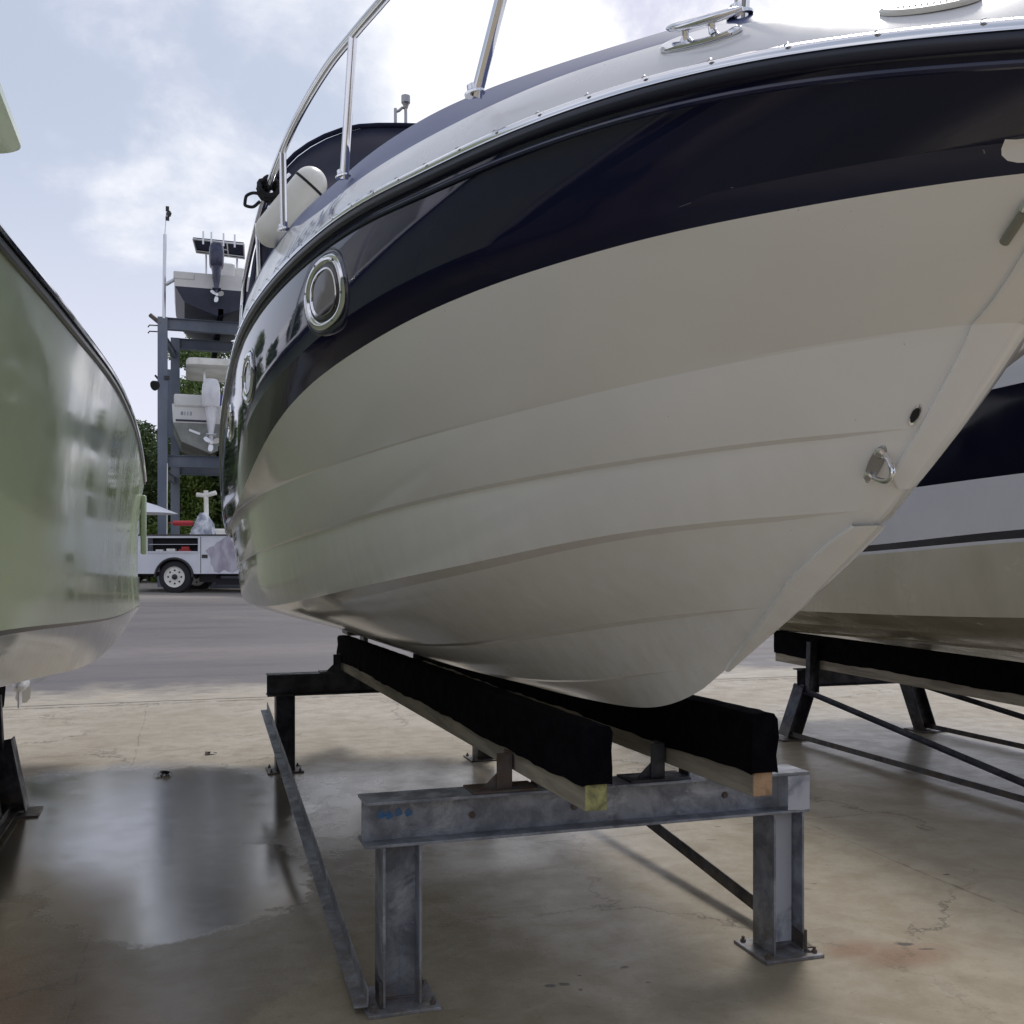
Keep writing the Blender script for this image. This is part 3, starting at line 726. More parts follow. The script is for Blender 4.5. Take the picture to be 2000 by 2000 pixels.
wf = pchip([a for a,_ in lt[0][1]],[b for _,b in lt[0][1]]); zf = pchip([a for a,_ in lt[0][2]],[b for _,b in lt[0][2]])
rw = []
for i in range(60):
    u = .25+8.55*i/59; w = wf(u); z = zf(u); rw.append([(lv-w,u,z),(lv-w+.04,u,z+.035),(lv-w*.72,u,z+.03),(lv+w*.72,u,z+.03),(lv+w-.04,u,z+.035),(lv+w,u,z)])
dk.grid(rw,0).build('deck', M_deck, left, angle=30)
tm_ = MB()
N = 10; z0 = 3.84
def rrect(x0,x1,y0,y1,r,n=8):
    out = []
    for cx,cy,a0 in ((x1-r,y1-r,0),(x0+r,y1-r,90),(x0+r,y0+r,180),(x1-r,y0+r,270)):
        for i in range(n+1): a = R(a0+90*i/n); out.append((cx+r*math.cos(a), cy+r*math.sin(a)))
    return out
def slab(mb, x0,x1,y0,y1,r,z0,h,mi=0, crown=0):
    rr = [[(x,y,z0+.012) for x,y in rrect(x0,x1,y0,y1,r)], [(x,y,z0) for x,y in rrect(x0+.02,x1-.02,y0+.02,y1-.02,r-.01)]]
    up_ = [[(x,y,z0+h*.7) for x,y in rrect(x0,x1,y0,y1,r)], [(x,y,z0+h) for x,y in rrect(x0+.04,x1-.04,y0+.04,y1-.04,r-.02)]]
    mb.grid([rr[1],rr[0],up_[0],up_[1]],mi,close=True); n=len(rr[0]); mb.add(rr[1],[tuple(range(n))],mi); mb.add([(a,b,c+crown) for a,b,c in up_[1]],[tuple(range(n))],mi)
slab(tm_, -2.45,-.87,3.6,6.52,.16,z0,.09)
ht = tm_.build('hardtop', M_green, left, angle=35)
for dx in (-.62,.62):
    for du in (4.2,5.9): MB().tube([(lv+dx,du,z0+.02),(lv+dx*1.05,du+.1,3.1),(lv+dx*1.1,du+.15,2.4)], .024, 10).build('hardtop_post', M_alu, ht)
cn = MB(); cn.box((lv,5.0,2.8),(.8,1.0,.9)); cn.build('console', M_vinyl, left, bevel=.08)
def outboard(parent, x, u, ztop, m_, s=1.0, zoff=0.0, flip=1):
    """engine hanging on a transom; u is the transom plane, flip +1 puts it aft at larger u"""
    def P(a,b,c): return (x+a*s, u+flip*b*s, ztop+c*s)
    cw = MB(); prof = [(-.02,.0),( .0,.17),(.06,.19),(.3,.20),(.5,.185),(.60,.15),(.64,.06)]
    rw = []
    for h,r in prof:
        rw.append([P(r*math.copysign(abs(math.cos(a))**.7,math.cos(a)), .30+r*1.45*math.copysign(abs(math.sin(a))**.7,math.sin(a))+(.05*h), h-.02) for a in np.linspace(0,2*math.pi,25)[:-1]])
    cw.grid(rw,0,close=True); cw.add(rw[-1],[tuple(range(24))]); cw.add(rw[0],[tuple(range(24))])
    e_ = cw.build('outboard_engine', m_, parent, angle=45)
    md = MB(); rw = []
    for h,a,b in ((0,.15,.24),(-.15,.12,.2),(-.4,.09,.17),(-.62,.055,.16),(-.78,.04,.15)):
        rw.append([P(a*math.cos(t), .30+b*math.sin(t), h) for t in np.linspace(0,2*math.pi,17)[:-1]])
    md.grid(rw,0,close=True); md.add(rw[-1],[tuple(range(16))])
    md.box(P(0,.33,-.64),(.22*s,.42*s,.015*s)); md.box(P(0,.06,-.1),(.2*s,.16*s,.35*s))
    md.build('midsection', m_, e_, angle=40)
    gc = MB(); gc.lathe(P(0,.10,-.84),(0,flip,0),[(0,.01),(.05*s,.045*s),(.14*s,.058*s),(.34*s,.056*s),(.42*s,.04*s)],18); gc.box(P(0,.26,-.95),(.014*s,.16*s,.15*s)); gc.box(P(0,.28,-.78),(.05*s,.2*s,.12*s))
    gc.build('gearcase', m_, e_, bevel=.004)
    pp = MB(); pp.lathe(P(0,.50,-.84),(0,flip,0),[(0,.05*s),(.14*s,.04*s)],14)
    for q in range(3):
        a = q*2*math.pi/3+.4
        rad = Vector((math.cos(a),0,math.sin(a))); tan = Vector((-math.sin(a),0,math.cos(a))); c0 = Vector(P(0,.57,-.84)); y = Vector((0,flip,0)); bl = []
        for t,wd in ((.03,.05),(.09,.085),(.15,.09),(.19,.05)):
            for q2 in (-1,1): bl.append(c0+rad*t*s+(tan*.75+y*.6)*wd*q2*s*.8)
        pp.add(bl,[(0,1,3,2),(2,3,5,4),(4,5,7,6)])
    pp.build('propeller', M_alu, e_, angle=60)
    return e_
for dx in (-.38,.42): outboard(left, lv+dx, 8.7, 1.32, M_engw, .95)
MB().box((lv+1.352,8.80,1.80),(.045,.08,.48)).build('corner_trim', M_green, left, bevel=.015)
# right: white hull, navy stripes
rv = 5.6
def wt_(W, u0): return [(u0,0),(u0+.5,W*.42),(u0+1.1,W*.68),(u0+2.0,W*.88),(u0+3.2,W*.98),(u0+4.2,W),(8.8,W*.97)]
rt = [
 (.2,wt_(1.36,.2),[(.2,2.95),(3,2.84),(5,2.80),(8.8,2.72)],0,6,.01),
 (.45,wt_(1.31,.45),[(.4,2.5),(4.44,2.46),(8.8,2.42)],1,6,.0),
 (.8,wt_(1.27,.8),[(.8,2.02),(4.44,1.98),(5.5,1.955),(8.8,1.9)],0,5,.0),
 (1.15,wt_(1.25,1.15),[(1.1,1.74),(4.44,1.68),(5.9,1.60),(8.8,1.55)],1,1,0),
 (1.18,wt_(1.249,1.18),[(1.1,1.69),(4.44,1.632),(5.9,1.56),(8.8,1.51)],0,1,0),
 (1.20,wt_(1.248,1.20),[(1.1,1.67),(4.44,1.612),(5.9,1.54),(8.8,1.49)],2,6,.0),
 (1.75,wt_(1.20,1.75),[(1.7,1.40),(3,1.26),(4.44,1.19),(5.5,1.155),(8.8,1.10)],2,1,0),
 (1.77,wt_(1.10,1.77),[(1.7,1.39),(3,1.235),(4.44,1.165),(5.5,1.13),(8.8,1.075)],2,4,.0),
 (2.1,wt_(.85,2.1),[(2.1,1.2),(4.44,1.075),(8.8,1.0)],2,1,0),
 (2.12,wt_(.80,2.12),[(2.1,1.18),(4.44,1.05),(8.8,.975)],2,4,.0),
 (2.5,wt_(.50,2.5),[(2.5,1.02),(4.44,.955),(8.8,.90)],2,1,0),
 (2.52,wt_(.45,2.52),[(2.5,1.0),(4.44,.93),(8.8,.875)],2,4,.0),
 (2.9,[(2.9,0),(8.8,0)],[(2.9,.88),(4.4,.80),(8.8,.76)],2,0,0)]
right = thing('striped_boat', 'white hull with broad and thin navy stripes and cream bottom, right of the cruiser', 'boat', (rv,5,.76))
mb, Gr = neigh_hull(rv, None, rt, 8.8)
mb.build('hull', [M_white2, gel('black_navy_gelcoat', (.005,.006,.013), (.007,.008,.016), .08, False), M_cream], right, angle=10)
neigh_rail(rt[0], rv, [(-.01,-.03),(.03,-.028),(.04,0),(.03,.022),(-.01,.025)], u1=8.8).build('rub_rail', M_rubber, right, angle=40)
neigh_rail(rt[0], rv, [(.028,-.01),(.05,-.008),(.05,.008),(.028,.01)], u1=8.8).build('trim_strip', M_chrome, right, angle=40)
wf = pchip([a for a,_ in rt[0][1]],[b for _,b in rt[0][1]]); zf = pchip([a for a,_ in rt[0][2]],[b for _,b in rt[0][2]]); rw = []
for i in range(50):
    u = .25+8.5*i/49; w = wf(u); z = zf(u); rw.append([(rv-w,u,z),(rv-w*.8,u,z+.12),(rv,u,z+.2),(rv+w*.8,u,z+.12),(rv+w,u,z)])
MB().grid(rw,0).build('deck', M_deck, right, angle=30)
for vx, zz, uu_ in ((5.21,.725,8.95),(5.62,.80,9.15)):
    od = MB(); od.box((vx,uu_-.12,1.0),(.2,.3,.35)); od.box((vx,uu_,zz+.14),(.035,.2,.34)); od.lathe((vx,uu_-.15,zz),(0,1,0),[(0,.02),(.05,.055),(.25,.055)],16)
    o_ = od.build('outdrive', M_bronze, right, bevel=.01)
    pp = MB(); pp.lathe((vx,uu_+.1,zz),(0,1,0),[(0,.05),(.1,.035)],14)
    for q in range(4):
        a = q*math.pi/2+.5; rad = Vector((math.cos(a),0,math.sin(a))); tan = Vector((-math.sin(a),.8,math.cos(a))); c0 = Vector((vx,uu_+.15,zz)); bl = []
        for t,wd in ((.02,.03),(.06,.055),(.09,.05),(.115,.02)):
            for q2 in (-1,1): bl.append(c0+rad*t+tan*wd*q2)
        pp.add(bl,[(0,1,3,2),(2,3,5,4),(4,5,7,6)])
    pp.build('propeller', M_bronze, o_, angle=60)

# ------------------------------------------------------------------ ground
def gz(u):
    t = min(1,max(0,(u-10.8)/16.0)); return .84*(t*(1-.0)) if False else .84*(t+ .12*math.sin(2*math.pi*t)*-1*.5)
def ground_mat():
    m = bpy.data.materials.new('yard_concrete'); m.use_nodes = True; t = NT(m.node_tree); b = m.node_tree.nodes['Principled BSDF']
    P = t.new('ShaderNodeNewGeometry').outputs['Position']
    n1 = t.noise(P, .55, 6, .6, .4); n2 = t.noise(P, 4, 8, .7, .3); n3 = t.noise(P, 75, 5, .8); n4 = t.noise(t.mapping(P, rot=(0,0,-TH), scale=(.35,1.6,1)), 2.4, 6, .7)
    c = t.mix(t.rng(n1,.35,.65), c4((.335,.295,.235)), c4((.40,.36,.30)))
    c = t.mix(t.rng(n2,.4,.7,0,.55), c, c4((.25,.215,.16)))
    c = t.mix(t.rng(n4,.5,.75,0,.4), c, c4((.22,.19,.145)))
    c = t.mix(t.rng(n3,.42,.68,0,.42), c, c4((.15,.13,.10)))
    sp0 = t.new('ShaderNodeSeparateXYZ'); t.put(sp0.inputs[0], P)
    c = t.mix(t.rng(sp0.outputs[1], 8.5, 5.0, 0, .75), c, t.mix(t.rng(n2,.3,.7), c4((.40,.345,.250)), c4((.315,.265,.185))))
    # distorted coordinates for the damp edges
    dn = t.new('ShaderNodeTexNoise'); t.put(dn.inputs['Vector'], P); dn.inputs['Scale'].default_value = 1.7; dn.inputs['Detail'].default_value = 9; dn.inputs['Roughness'].default_value = .74
    vm = t.new('ShaderNodeVectorMath', operation='SUBTRACT'); t.put(vm.inputs[0], dn.outputs['Color']); vm.inputs[1].default_value = (.5,.5,.5)
    vs = t.new('ShaderNodeVectorMath', operation='SCALE'); t.put(vs.inputs[0], vm.outputs[0]); vs.inputs['Scale'].default_value = .75
    va = t.new('ShaderNodeVectorMath', operation='ADD'); t.put(va.inputs[0], P); t.put(va.inputs[1], vs.outputs[0])
    Q = va.outputs[0]
    def ell(vec, cx, cy, rx, ry, rot=0, soft=.15):
        q = t.mapping(vec, (cx,cy,0), (0,0,rot), (rx,ry,1), 'TEXTURE')
        sx = t.new('ShaderNodeSeparateXYZ'); t.put(sx.inputs[0], q)
        d = t.math('SQRT', t.math('ADD', t.math('MULTIPLY', sx.outputs[0], sx.outputs[0]), t.math('MULTIPLY', sx.outputs[1], sx.outputs[1])))
        return t.rng(d, 1+soft, 1-soft)
    wet = ell(Q, -.30,6.6,1.05,1.42,0,.16)
    wet = t.math('MAXIMUM', wet, ell(Q, .0,5.0,.60,.75,0,.06))
    wet = t.math('MAXIMUM', wet, t.math('MULTIPLY', ell(Q, .7,6.2,.6,1.2,0,.4), .4))
    wet = t.math('MAXIMUM', wet, ell(Q, -1.6,6.2,1.4,1.6,0,.06))
    damp = ell(Q, -.60,5.5,1.55,2.45,0,.025)
    damp = t.math('MAXIMUM', damp, ell(Q, 1.0,6.0,1.7,1.5,0,.3))
    damp = t.math('MAXIMUM', damp, t.math('MULTIPLY', ell(P, 1.6,4.6,1.3,2.3,0,.5), .5))
    damp = t.math('MAXIMUM', damp, t.math('MULTIPLY', ell(P, 5.6,5.5,1.6,3.5,0,.5), .7))
    damp = t.math('MULTIPLY', damp, t.rng(n2, .25,.5,.65,1))
    c = t.mix(t.math('MULTIPLY', damp, .62), c, c4((.125,.10,.058)))
    c = t.mix(t.math('MULTIPLY', wet, .55), c, c4((.10,.09,.075)))
    q2 = vs.outputs[0]
    vsm = t.new('ShaderNodeVectorMath', operation='SCALE'); t.put(vsm.inputs[0], vm.outputs[0]); vsm.inputs['Scale'].default_value = .10
    va2 = t.new('ShaderNodeVectorMath', operation='ADD'); t.put(va2.inputs[0], P); t.put(va2.inputs[1], vsm.outputs[0])
    # brown stains, oil spots
    st = t.math('MULTIPLY', ell(Q, .63,3.05,.10,.10,0,.5), .5)
    for a in ((2.62,3.25,.17,.10),(2.48,3.35,.12,.08),(.82,3.0,.14,.07)): st = t.math('MAXIMUM', st, t.math('MULTIPLY', ell(va2.outputs[0],*a,0,.7), .65))
    st = t.math('MAXIMUM', st, t.math('MULTIPLY', ell(Q, -.95,3.5,.95,.8,0,.5), .35))
    c = t.mix(st, c, c4((.20,.085,.035)))
    sp = None
    for px_, py_, rx, ry in ((1075,1925,.018,.014),(1101,1922,.018,.014),(1219,1888,.014,.010),(1132,1931,.008,.007),(1263,1918,.008,.006),(1772,1843,.03,.014),(1812,1852,.03,.008),(1131,1903,.007,.006),(1590,1727,.014,.006),(1578,1738,.02,.006),(1388,1640,.03,.006),(1402,1615,.018,.006),(1853,1709,.02,.008),(560,1600,.01,.01),(186,1609,.008,.008)):
        Y_ = 2980/(py_-1100); w_ = at(px_,py_,Y_)
        e1 = ell(va2.outputs[0], w_.x, w_.y, rx, ry, -TH, .3); sp = e1 if sp is None else t.math('MAXIMUM', sp, e1)
    c = t.mix(t.math('MULTIPLY', sp, .85), c, c4((.035,.028,.022)))
    sc1 = t.noise(t.mapping(P, rot=(0,0,.4), scale=(.6,9,1)), 3, 8, .75); c = t.mix(t.rng(sc1,.60,.70,0,.30), c, c4((.50,.45,.36)))
    sc2 = t.noise(P, 22, 8, .8); c = t.mix(t.rng(sc2,.56,.66,0,.45), c, c4((.13,.105,.07)))
    cv = t.new('ShaderNodeTexVoronoi', feature='DISTANCE_TO_EDGE'); t.put(cv.inputs['Vector'], va.outputs[0]); cv.inputs['Scale'].default_value = .42
    crk = t.math('MULTIPLY', t.rng(cv.outputs[0], .006, .001), t.rng(n1,.42,.55)); c = t.mix(t.math('MULTIPLY', crk, .75), c, c4((.06,.05,.04)))
    # scattered pits and pale chips
    vo = t.new('ShaderNodeTexVoronoi'); t.put(vo.inputs['Vector'], t.mapping(va2.outputs[0], scale=(1,1.4,1))); vo.inputs['Scale'].default_value = 4.5; vo.inputs['Randomness'].default_value = 1
    sepc = t.new('ShaderNodeSeparateColor'); t.put(sepc.inputs[0], vo.outputs['Color'])
    pit = t.math('MULTIPLY', t.rng(vo.outputs['Distance'], t.math('MULTIPLY', sepc.outputs[1], .09), 0.0), t.rng(sepc.outputs[0], .55,.6))
    c = t.mix(t.math('MULTIPLY', pit, .7), c, c4((.07,.055,.04)))
    vo2 = t.new('ShaderNodeTexVoronoi'); t.put(vo2.inputs['Vector'], P); vo2.inputs['Scale'].default_value = 6
    s2 = t.new('ShaderNodeSeparateColor'); t.put(s2.inputs[0], vo2.outputs['Color'])
    chip = t.math('MULTIPLY', t.rng(vo2.outputs['Distance'], .035, .02), t.rng(s2.outputs[0], .86,.88))
    c = t.mix(chip, c, c4((.6,.58,.52)))
    # slab cracks
    wv = t.new('ShaderNodeSeparateXYZ'); t.put(wv.inputs[0], va2.outputs[0])
    cr = None
    for coord, off, wd in ((1,11.35,.05),(1,5.15,.008),(0,-.35,.006),(0,3.4,.012),(1,8.6,.007)):
        e1 = t.rng(t.math('ABSOLUTE', t.math('SUBTRACT', wv.outputs[coord], off)), wd, wd*.3); cr = e1 if cr is None else t.math('MAXIMUM', cr, e1)
    c = t.mix(t.math('MULTIPLY', t.math('MULTIPLY', cr, t.rng(n2,.35,.6)), .6), c, c4((.06,.05,.04)))
    t.put(b.inputs['Base Color'], c)
    r_ = t.fmix(damp, t.rng(n2,.3,.7,.6,.85), t.rng(n2,.3,.7,.20,.45)); r_ = t.fmix(wet, r_, t.rng(n2,.35,.75,.07,.22))
    t.put(b.inputs['Roughness'], r_)
    t.put(b.inputs['Specular IOR Level'], t.fmix(wet, .45, 1.0)); 
    t.put(b.inputs['Coat Weight'], t.math('MAXIMUM', t.math('MULTIPLY', wet, .9), t.math('MULTIPLY', damp, .35))); b.inputs['Coat Roughness'].default_value = .18; b.inputs['Coat IOR'].default_value = 1.6
    bn = t.new('ShaderNodeBump'); bn.inputs['Distance'].default_value = .004
    t.put(bn.inputs['Strength'], t.fmix(wet, .55, .05)); t.put(bn.inputs['Height'], t.math('ADD', n3, t.math('MULTIPLY', n2, 1.5))); t.put(b.inputs['Normal'], bn.outputs[0])
    return m
gm = MB(); us_ = list(np.arange(-40,9.9,2.5))+list(np.arange(10,30,1.0))+list(np.arange(30,60,6))+[80,120,200,400]
gm.grid([[(x,u,gz(u) if u > 10.8 else 0.0) for x in (-300,-100,-40,-20,-10,0,10,20,40,100,300)] for u in us_],0)
g = gm.build('ground', ground_mat()); tag(g, kind='structure')
def asph():
    m = bpy.data.materials.new('asphalt'); m.use_nodes = True; t = NT(m.node_tree); b = m.node_tree.nodes['Principled BSDF']
    P = t.new('ShaderNodeNewGeometry').outputs['Position']
    n1 = t.noise(t.mapping(P, scale=(.25,1.6,1)), 1.2, 7, .65, .4); n2 = t.noise(t.mapping(P, scale=(.4,1,1)), 9, 6, .7); n3 = t.noise(t.mapping(P,scale=(.12,.5,1)), .8, 4, .6)
    c = t.mix(t.rng(n1,.35,.65), c4((.082,.074,.078)), c4((.13,.117,.12)))
    c = t.mix(t.rng(n3,.48,.66,0,.6), c, c4((.19,.168,.165)))
    c = t.mix(t.rng(n2,.45,.75,0,.5), c, c4((.075,.07,.08)))
    sx = t.new('ShaderNodeSeparateXYZ'); t.put(sx.inputs[0], P)
    c = t.mix(t.rng(sx.outputs[1], 22, 26), c, c4((.30,.27,.24)))
    ed = t.math('ADD', sx.outputs[1], t.math('MULTIPLY', t.math('SUBTRACT', t.noise(P, .9, 7, .7), .5), 3.2))
    c = t.mix(t.rng(ed, 12.9, 11.7), c, t.mix(t.rng(n2,.35,.7), c4((.37,.33,.27)), c4((.27,.24,.19))))
    t.put(b.inputs['Base Color'], c); t.put(b.inputs['Roughness'], t.rng(n1,.3,.7,.5,.8))
    bn = t.new('ShaderNodeBump'); bn.inputs['Distance'].default_value = .006; bn.inputs['Strength'].default_value = .6; t.put(bn.inputs['Height'], n2); t.put(b.inputs['Normal'], bn.outputs[0])
    return m
am = MB(); us2 = [11.5]+[u for u in us_ if u > 11.6]
am.grid([[(x,u,gz(u)+.004+(0 if u > 11.6 else 0)) for x in (-300,-100,-40,-20,-10,0,10,20,40,100,300)] for u in us2],0)
a_ = am.build('road', asph()); tag(a_, kind='structure')
# dead leaves on the concrete
lm_ = mat('dead_leaf', (.03,.022,.018), .8)
for i, (px_,py_,lab) in enumerate(((318,1514,'crumpled dark leaf on the edge of the wet patch'),(405,1473,'small flat dark leaf beyond the wet patch'))):
    w_ = at(px_,py_,2980/(py_-1100)); mb = MB()
    for q in range(5 if i == 0 else 3):
        a = rng.random()*6.28; L_ = (.05 if i==0 else .045); o_ = Vector((rng.uniform(-.03,.03),rng.uniform(-.02,.02),.004)); bl = []
        for k in range(6):
            tt = k/5; wd = .022*math.sin(math.pi*min(.98,tt+.02)); hh = .022*math.sin(math.pi*tt)*rng.uniform(.6,1.2)*(1 if i==0 else .5)
            cx = w_+o_+Vector((math.cos(a),math.sin(a),0))*L_*(tt-.5)*2+Vector((0,0,hh-w_.z)); nn = Vector((-math.sin(a),math.cos(a),0))
            bl += [tuple(cx+nn*wd+Vector((0,0,.008))), tuple(cx-nn*wd)]
        mb.add(bl,[(2*k,2*k+1,2*k+3,2*k+2) for k in range(5)])
    tag(mb.build('leaf', lm_, angle=60), lab, 'leaf')

# ------------------------------------------------------------------ truck
tp = at(340,1159,24); truck = thing('utility_truck', 'white service body pickup with an open side bin parked behind the boats', 'truck', tp, -TH, local=True)
M_tw = mat('truck_white', (.66,.68,.73), .3, col2=(.58,.60,.66), nscale=2); M_tire = mat('tyre_rubber', (.02,.02,.024), .8); M_dark = mat('dark_void', (.02,.02,.025), .8)
tb = MB(); D = 2.0
def sidewall(mb, x0,x1,z0,z1,y, holes=()): pass
# side skin with wheel arch cut and bin opening: build as strips
arc = []
for i in range(17):
    a = math.pi*i/16; arc.append((-.44*math.cos(a), .38+.44*math.sin(a)))
skin = MB()
def quad(x0,x1,z0,z1,y=-.0): skin.add([(x0,y,z0),(x1,y,z0),(x1,y,z1),(x0,y,z1)],[(0,1,2,3)])
quad(-1.10,-.60,.46,.95); quad(-1.10,-.62,.95,1.34); quad(-.62,.56,.95,.985); quad(-.62,.56,1.30,1.34); quad(.56,.62,.95,1.34); quad(.62,1.70,.46,1.34); quad(-.60,-.44,.46,.95); quad(.44,.60,.46,.95); quad(.60,.62,.46,.95)
for (xa,za),(xb,zb) in zip(arc,arc[1:]):
    za = max(za,.46); zb = max(zb,.46); skin.add([(xa,0,za),(xb,0,zb),(xb,0,.95),(xa,0,.95)],[(0,1,2,3)])
skin.span((-1.10,.005,.47),(1.7,.03,.95)) if False else None
body = MB(); body.v = skin.v; body.f = skin.f; body.m = skin.m
body.span((-1.10,.35,.50),(1.70,.37,1.34)); body.span((-1.10,1.6,.50),(1.70,2.0,1.34)); body.span((-1.10,.37,.62),(1.70,1.6,.66)); body.span((-1.13,.0,.5),(-1.10,2.0,1.34)); body.span((1.70,.0,.46),(1.73,2.0,1.34)); body.span((-1.1,.002,1.335),(1.7,.35,1.35))
sb = body.build('service_body', M_tw, truck, recalc=False, angle=20)
MB().span((-1.16,-.02,1.352),(1.76,.38,1.385)).build('top_rim', M_blk, truck, bevel=.005)
bn_ = MB(); bn_.span((-.60,.30,.99),(.55,.34,1.30),1); bn_.span((-.60,.01,1.145),(.55,.30,1.155),0); bn_.span((-.60,.0,.98),(.55,.30,.988),0); bn_.span((-.62,-.03,.955),(.57,.0,.985),0)
bn_.build('side_bin', [M_tw,M_dark], truck)
tl = MB(); tl.span((-.45,.04,.99),(-.28,.2,1.03)); tl.span((-.2,.05,.99),(0,.2,1.05)); tl.build('white_part_box', M_vinyl, truck, bevel=.01)
tl = MB(); tl.lathe((.15,.1,1.06),(1,0,0),[(0,.05),(.18,.05)],12); tl.span((.08,.06,.99),(.36,.2,1.03)); tl.build('red_tool', mat('red_plastic', (.35,.03,.03), .4), truck, bevel=.01)
hd = MB(); hd.box((.72,-.012,.87),(.13,.02,.08)); hd.build('latch', M_blk, truck, bevel=.005)
MB().box((.625,-.003,.90),(.012,.004,.86)).build('door_seam', M_dark, truck)
arcm = MB(); arcm.tube([(x,-.01,z) for x,z in arc], .03, 8); arcm.build('wheel_arch', M_blk, truck)
MB().span((-.44,.30,.40),(.44,.33,.84)).build('wheel_well', M_dark, truck)
def wheel(x, y):
    w = MB(); w.lathe((x,y,.385),(0,1,0),[(.10,.238),(.0,.245),(.01,.30),(.03,.365),(.06,.385),(.20,.385),(.24,.36),(.25,.24)],36)
    tyre = w.build('wheel', M_tire, truck, angle=35)
    r_ = MB(); r_.lathe((x,y-.005,.385),(0,1,0),[(.03,.02),(.02,.09),(.05,.11),(.06,.2),(.005,.235),(-.005,.245),(.03,.247)],30)
    rim = r_.build('rim', M_vinyl, tyre, angle=25)
    h_ = MB()
    for q in range(8):
        a = q*math.pi/4; h_.lathe((x+.155*math.cos(a),y+.035,.385+.155*math.sin(a)),(0,-1,0),[(0,.026),(.012,.024)],10)
    h_.lathe((x,y-.02,.385),(0,1,0),[(0,.03),(.01,.06),(.05,.07)],16)
    h_.build('hub', M_blk, tyre)
wheel(0,.02); wheel(3.4,.02); wheel(0,1.7); wheel(3.4,1.7); 
fr = MB(); fr.span((-1.2,.5,.40),(4.0,.62,.52)); fr.span((-1.2,1.3,.40),(4.0,1.42,.52)); fr.box((-1.15,1.0,.45),(.12,1.9,.14)); fr.span((.5,.3,.26),(.9,.7,.5)); fr.span((.9,.3,.2),(1.6,.6,.34)); fr.build('chassis', M_dark, truck)
M_patch = mat('purple_grey_patch', (.30,.27,.34), .4, col2=(.47,.46,.52), nscale=3, namt=.5, stretch=(1.6,1,.6), lo=.35, hi=.65)
gp = MB(); N = 26; out = []
for i in range(N):
    a = 2*math.pi*i/N; rr_ = 1+.12*math.sin(5*a)+.08*math.sin(9*a+1); out.append((1.22+.42*rr_*math.cos(a), -.004, .88+.40*rr_*math.sin(a)))
gp.add(out,[tuple(range(N))]); gp.build('side_patch', M_patch, truck, recalc=False)  # mottled purple grey patch with a wavy outline on the truck side
cab = MB()
prof = [(1.8,.46),(1.8,1.45),(2.0,1.95),(2.9,1.98),(3.5,1.45),(4.5,1.35),(4.6,.9),(4.6,.5),(3.9,.46),(3.7,.75),(3.4,.84),(3.1,.75),(2.95,.46)]
cab.add([(x,y,z) for y in (.05,1.95) for x,z in prof], [tuple(range(13)), tuple(range(13,26))[::-1]]+[(i,(i+1)%13,13+(i+1)%13,13+i) for i in range(13)])
cab.build('cab', M_tw, truck, angle=20)
MB().add([(2.1,.045,1.5),(3.3,.045,1.5),(2.85,.045,1.9),(2.15,.045,1.9)],[(0,1,2,3)]).build('window', M_glass, truck, recalc=False)
# load on the bed: plastic bag bundle, red pipe
tz = Vector((0,0,0))
def tloc(px,py,dy=0): # truck-plane coords -> world
    return at(px,py,24+dy)
bg = MB(); rw = []
cc = tloc(397,1040,.9)
for i in range(13):
    h = i/12; rr0 = .27*(1-.75*h**1.6); rw.append([cc+Vector((math.cos(a)*rr0*(1+.18*math.sin(5*a+3*h)+.10*rng.random())*1.0, math.sin(a)*rr0*(1+.1*rng.random()), -.08+.55*h+.02*rng.random())) for a in np.linspace(0,2*math.pi,23)[:-1]])
bg.grid(rw,0,close=True); bg.add(rw[-1],[tuple(range(22))]); o_ = bg.build('tarp_bundle', mat('crumpled_white_sheeting', (.62,.64,.68), .5, col2=(.2,.22,.28), nscale=5, namt=.5), angle=35); tag(o_, 'crumpled white plastic bundle standing in the bed of the utility truck', 'bundle')
pp = MB(); pp.lathe(tloc(338,1022,.7), (C,-S,0), [(0,.03),(.02,.065),(.46,.065),(.48,.03)], 14); pp.lathe(tloc(330,1021,.7), (C,-S,0), [(0,.012),(.12,.012)], 8)
o_ = pp.build('red_cylinder', mat('red_enamel', (.42,.02,.025), .35)); tag(o_, 'red cylinder lying across the load in the truck bed', 'cylinder')
for kx in (0,): pass

# ------------------------------------------------------------------ rack
rz = .84
rk = thing('boat_rack', 'tall blue grey steel rack holding boats above the truck', 'rack', (-.5,29.6,rz))
def col_(p, zt_, h=.28, b=.26): return MB().prism((p[0],p[1],rz),(p[0],p[1],zt_), Hprof(h,b,.018,.014), up=(0,1,0))
fl, rl = (-.51,29.58), (-.20,32.2)
zt1, zl1 = 8.20, 4.45
for (x,y) in ((-.51,29.58),(-.20,32.2),(7.3,29.58),(7.6,32.2),(-.4,37.5),(7.5,37.5)):
    col_((x,y), zt1).build('column', M_rack, rk, bevel=.004, angle=20)
for y,x in ((29.58,-.51),(32.2,-.2)):
    for z in (zt1-.16,zl1-.16,):
        MB().prism((x+.1,y,z),(x+7.8,y,z), Hprof(.32,.22,.018,.014)).build('cross_beam', M_rack, rk, bevel=.004, angle=20)
for z in (zt1-.5,zl1-.5):
    MB().prism((-.5,29.7,z),(-.22,32.1,z), Hprof(.2,.12,.012,.01)).build('side_beam', M_rack, rk, angle=20)
for bx in (1.0,2.0):
    for z in (zt1,zl1): MB().span((bx-.07,29.0,z),(bx+.07,37.4,z+.22)).build('bunk_board', M_carpet, rk)
pl = MB(); bp_ = at(320,622,27.9); pl.tube([bp_,at(322,458,27.9)], .045, 8); pl.tube([at(322,458,27.9),at(325,415,27.9)], .015, 6)
pl.build('light_pole', M_alu, rk)
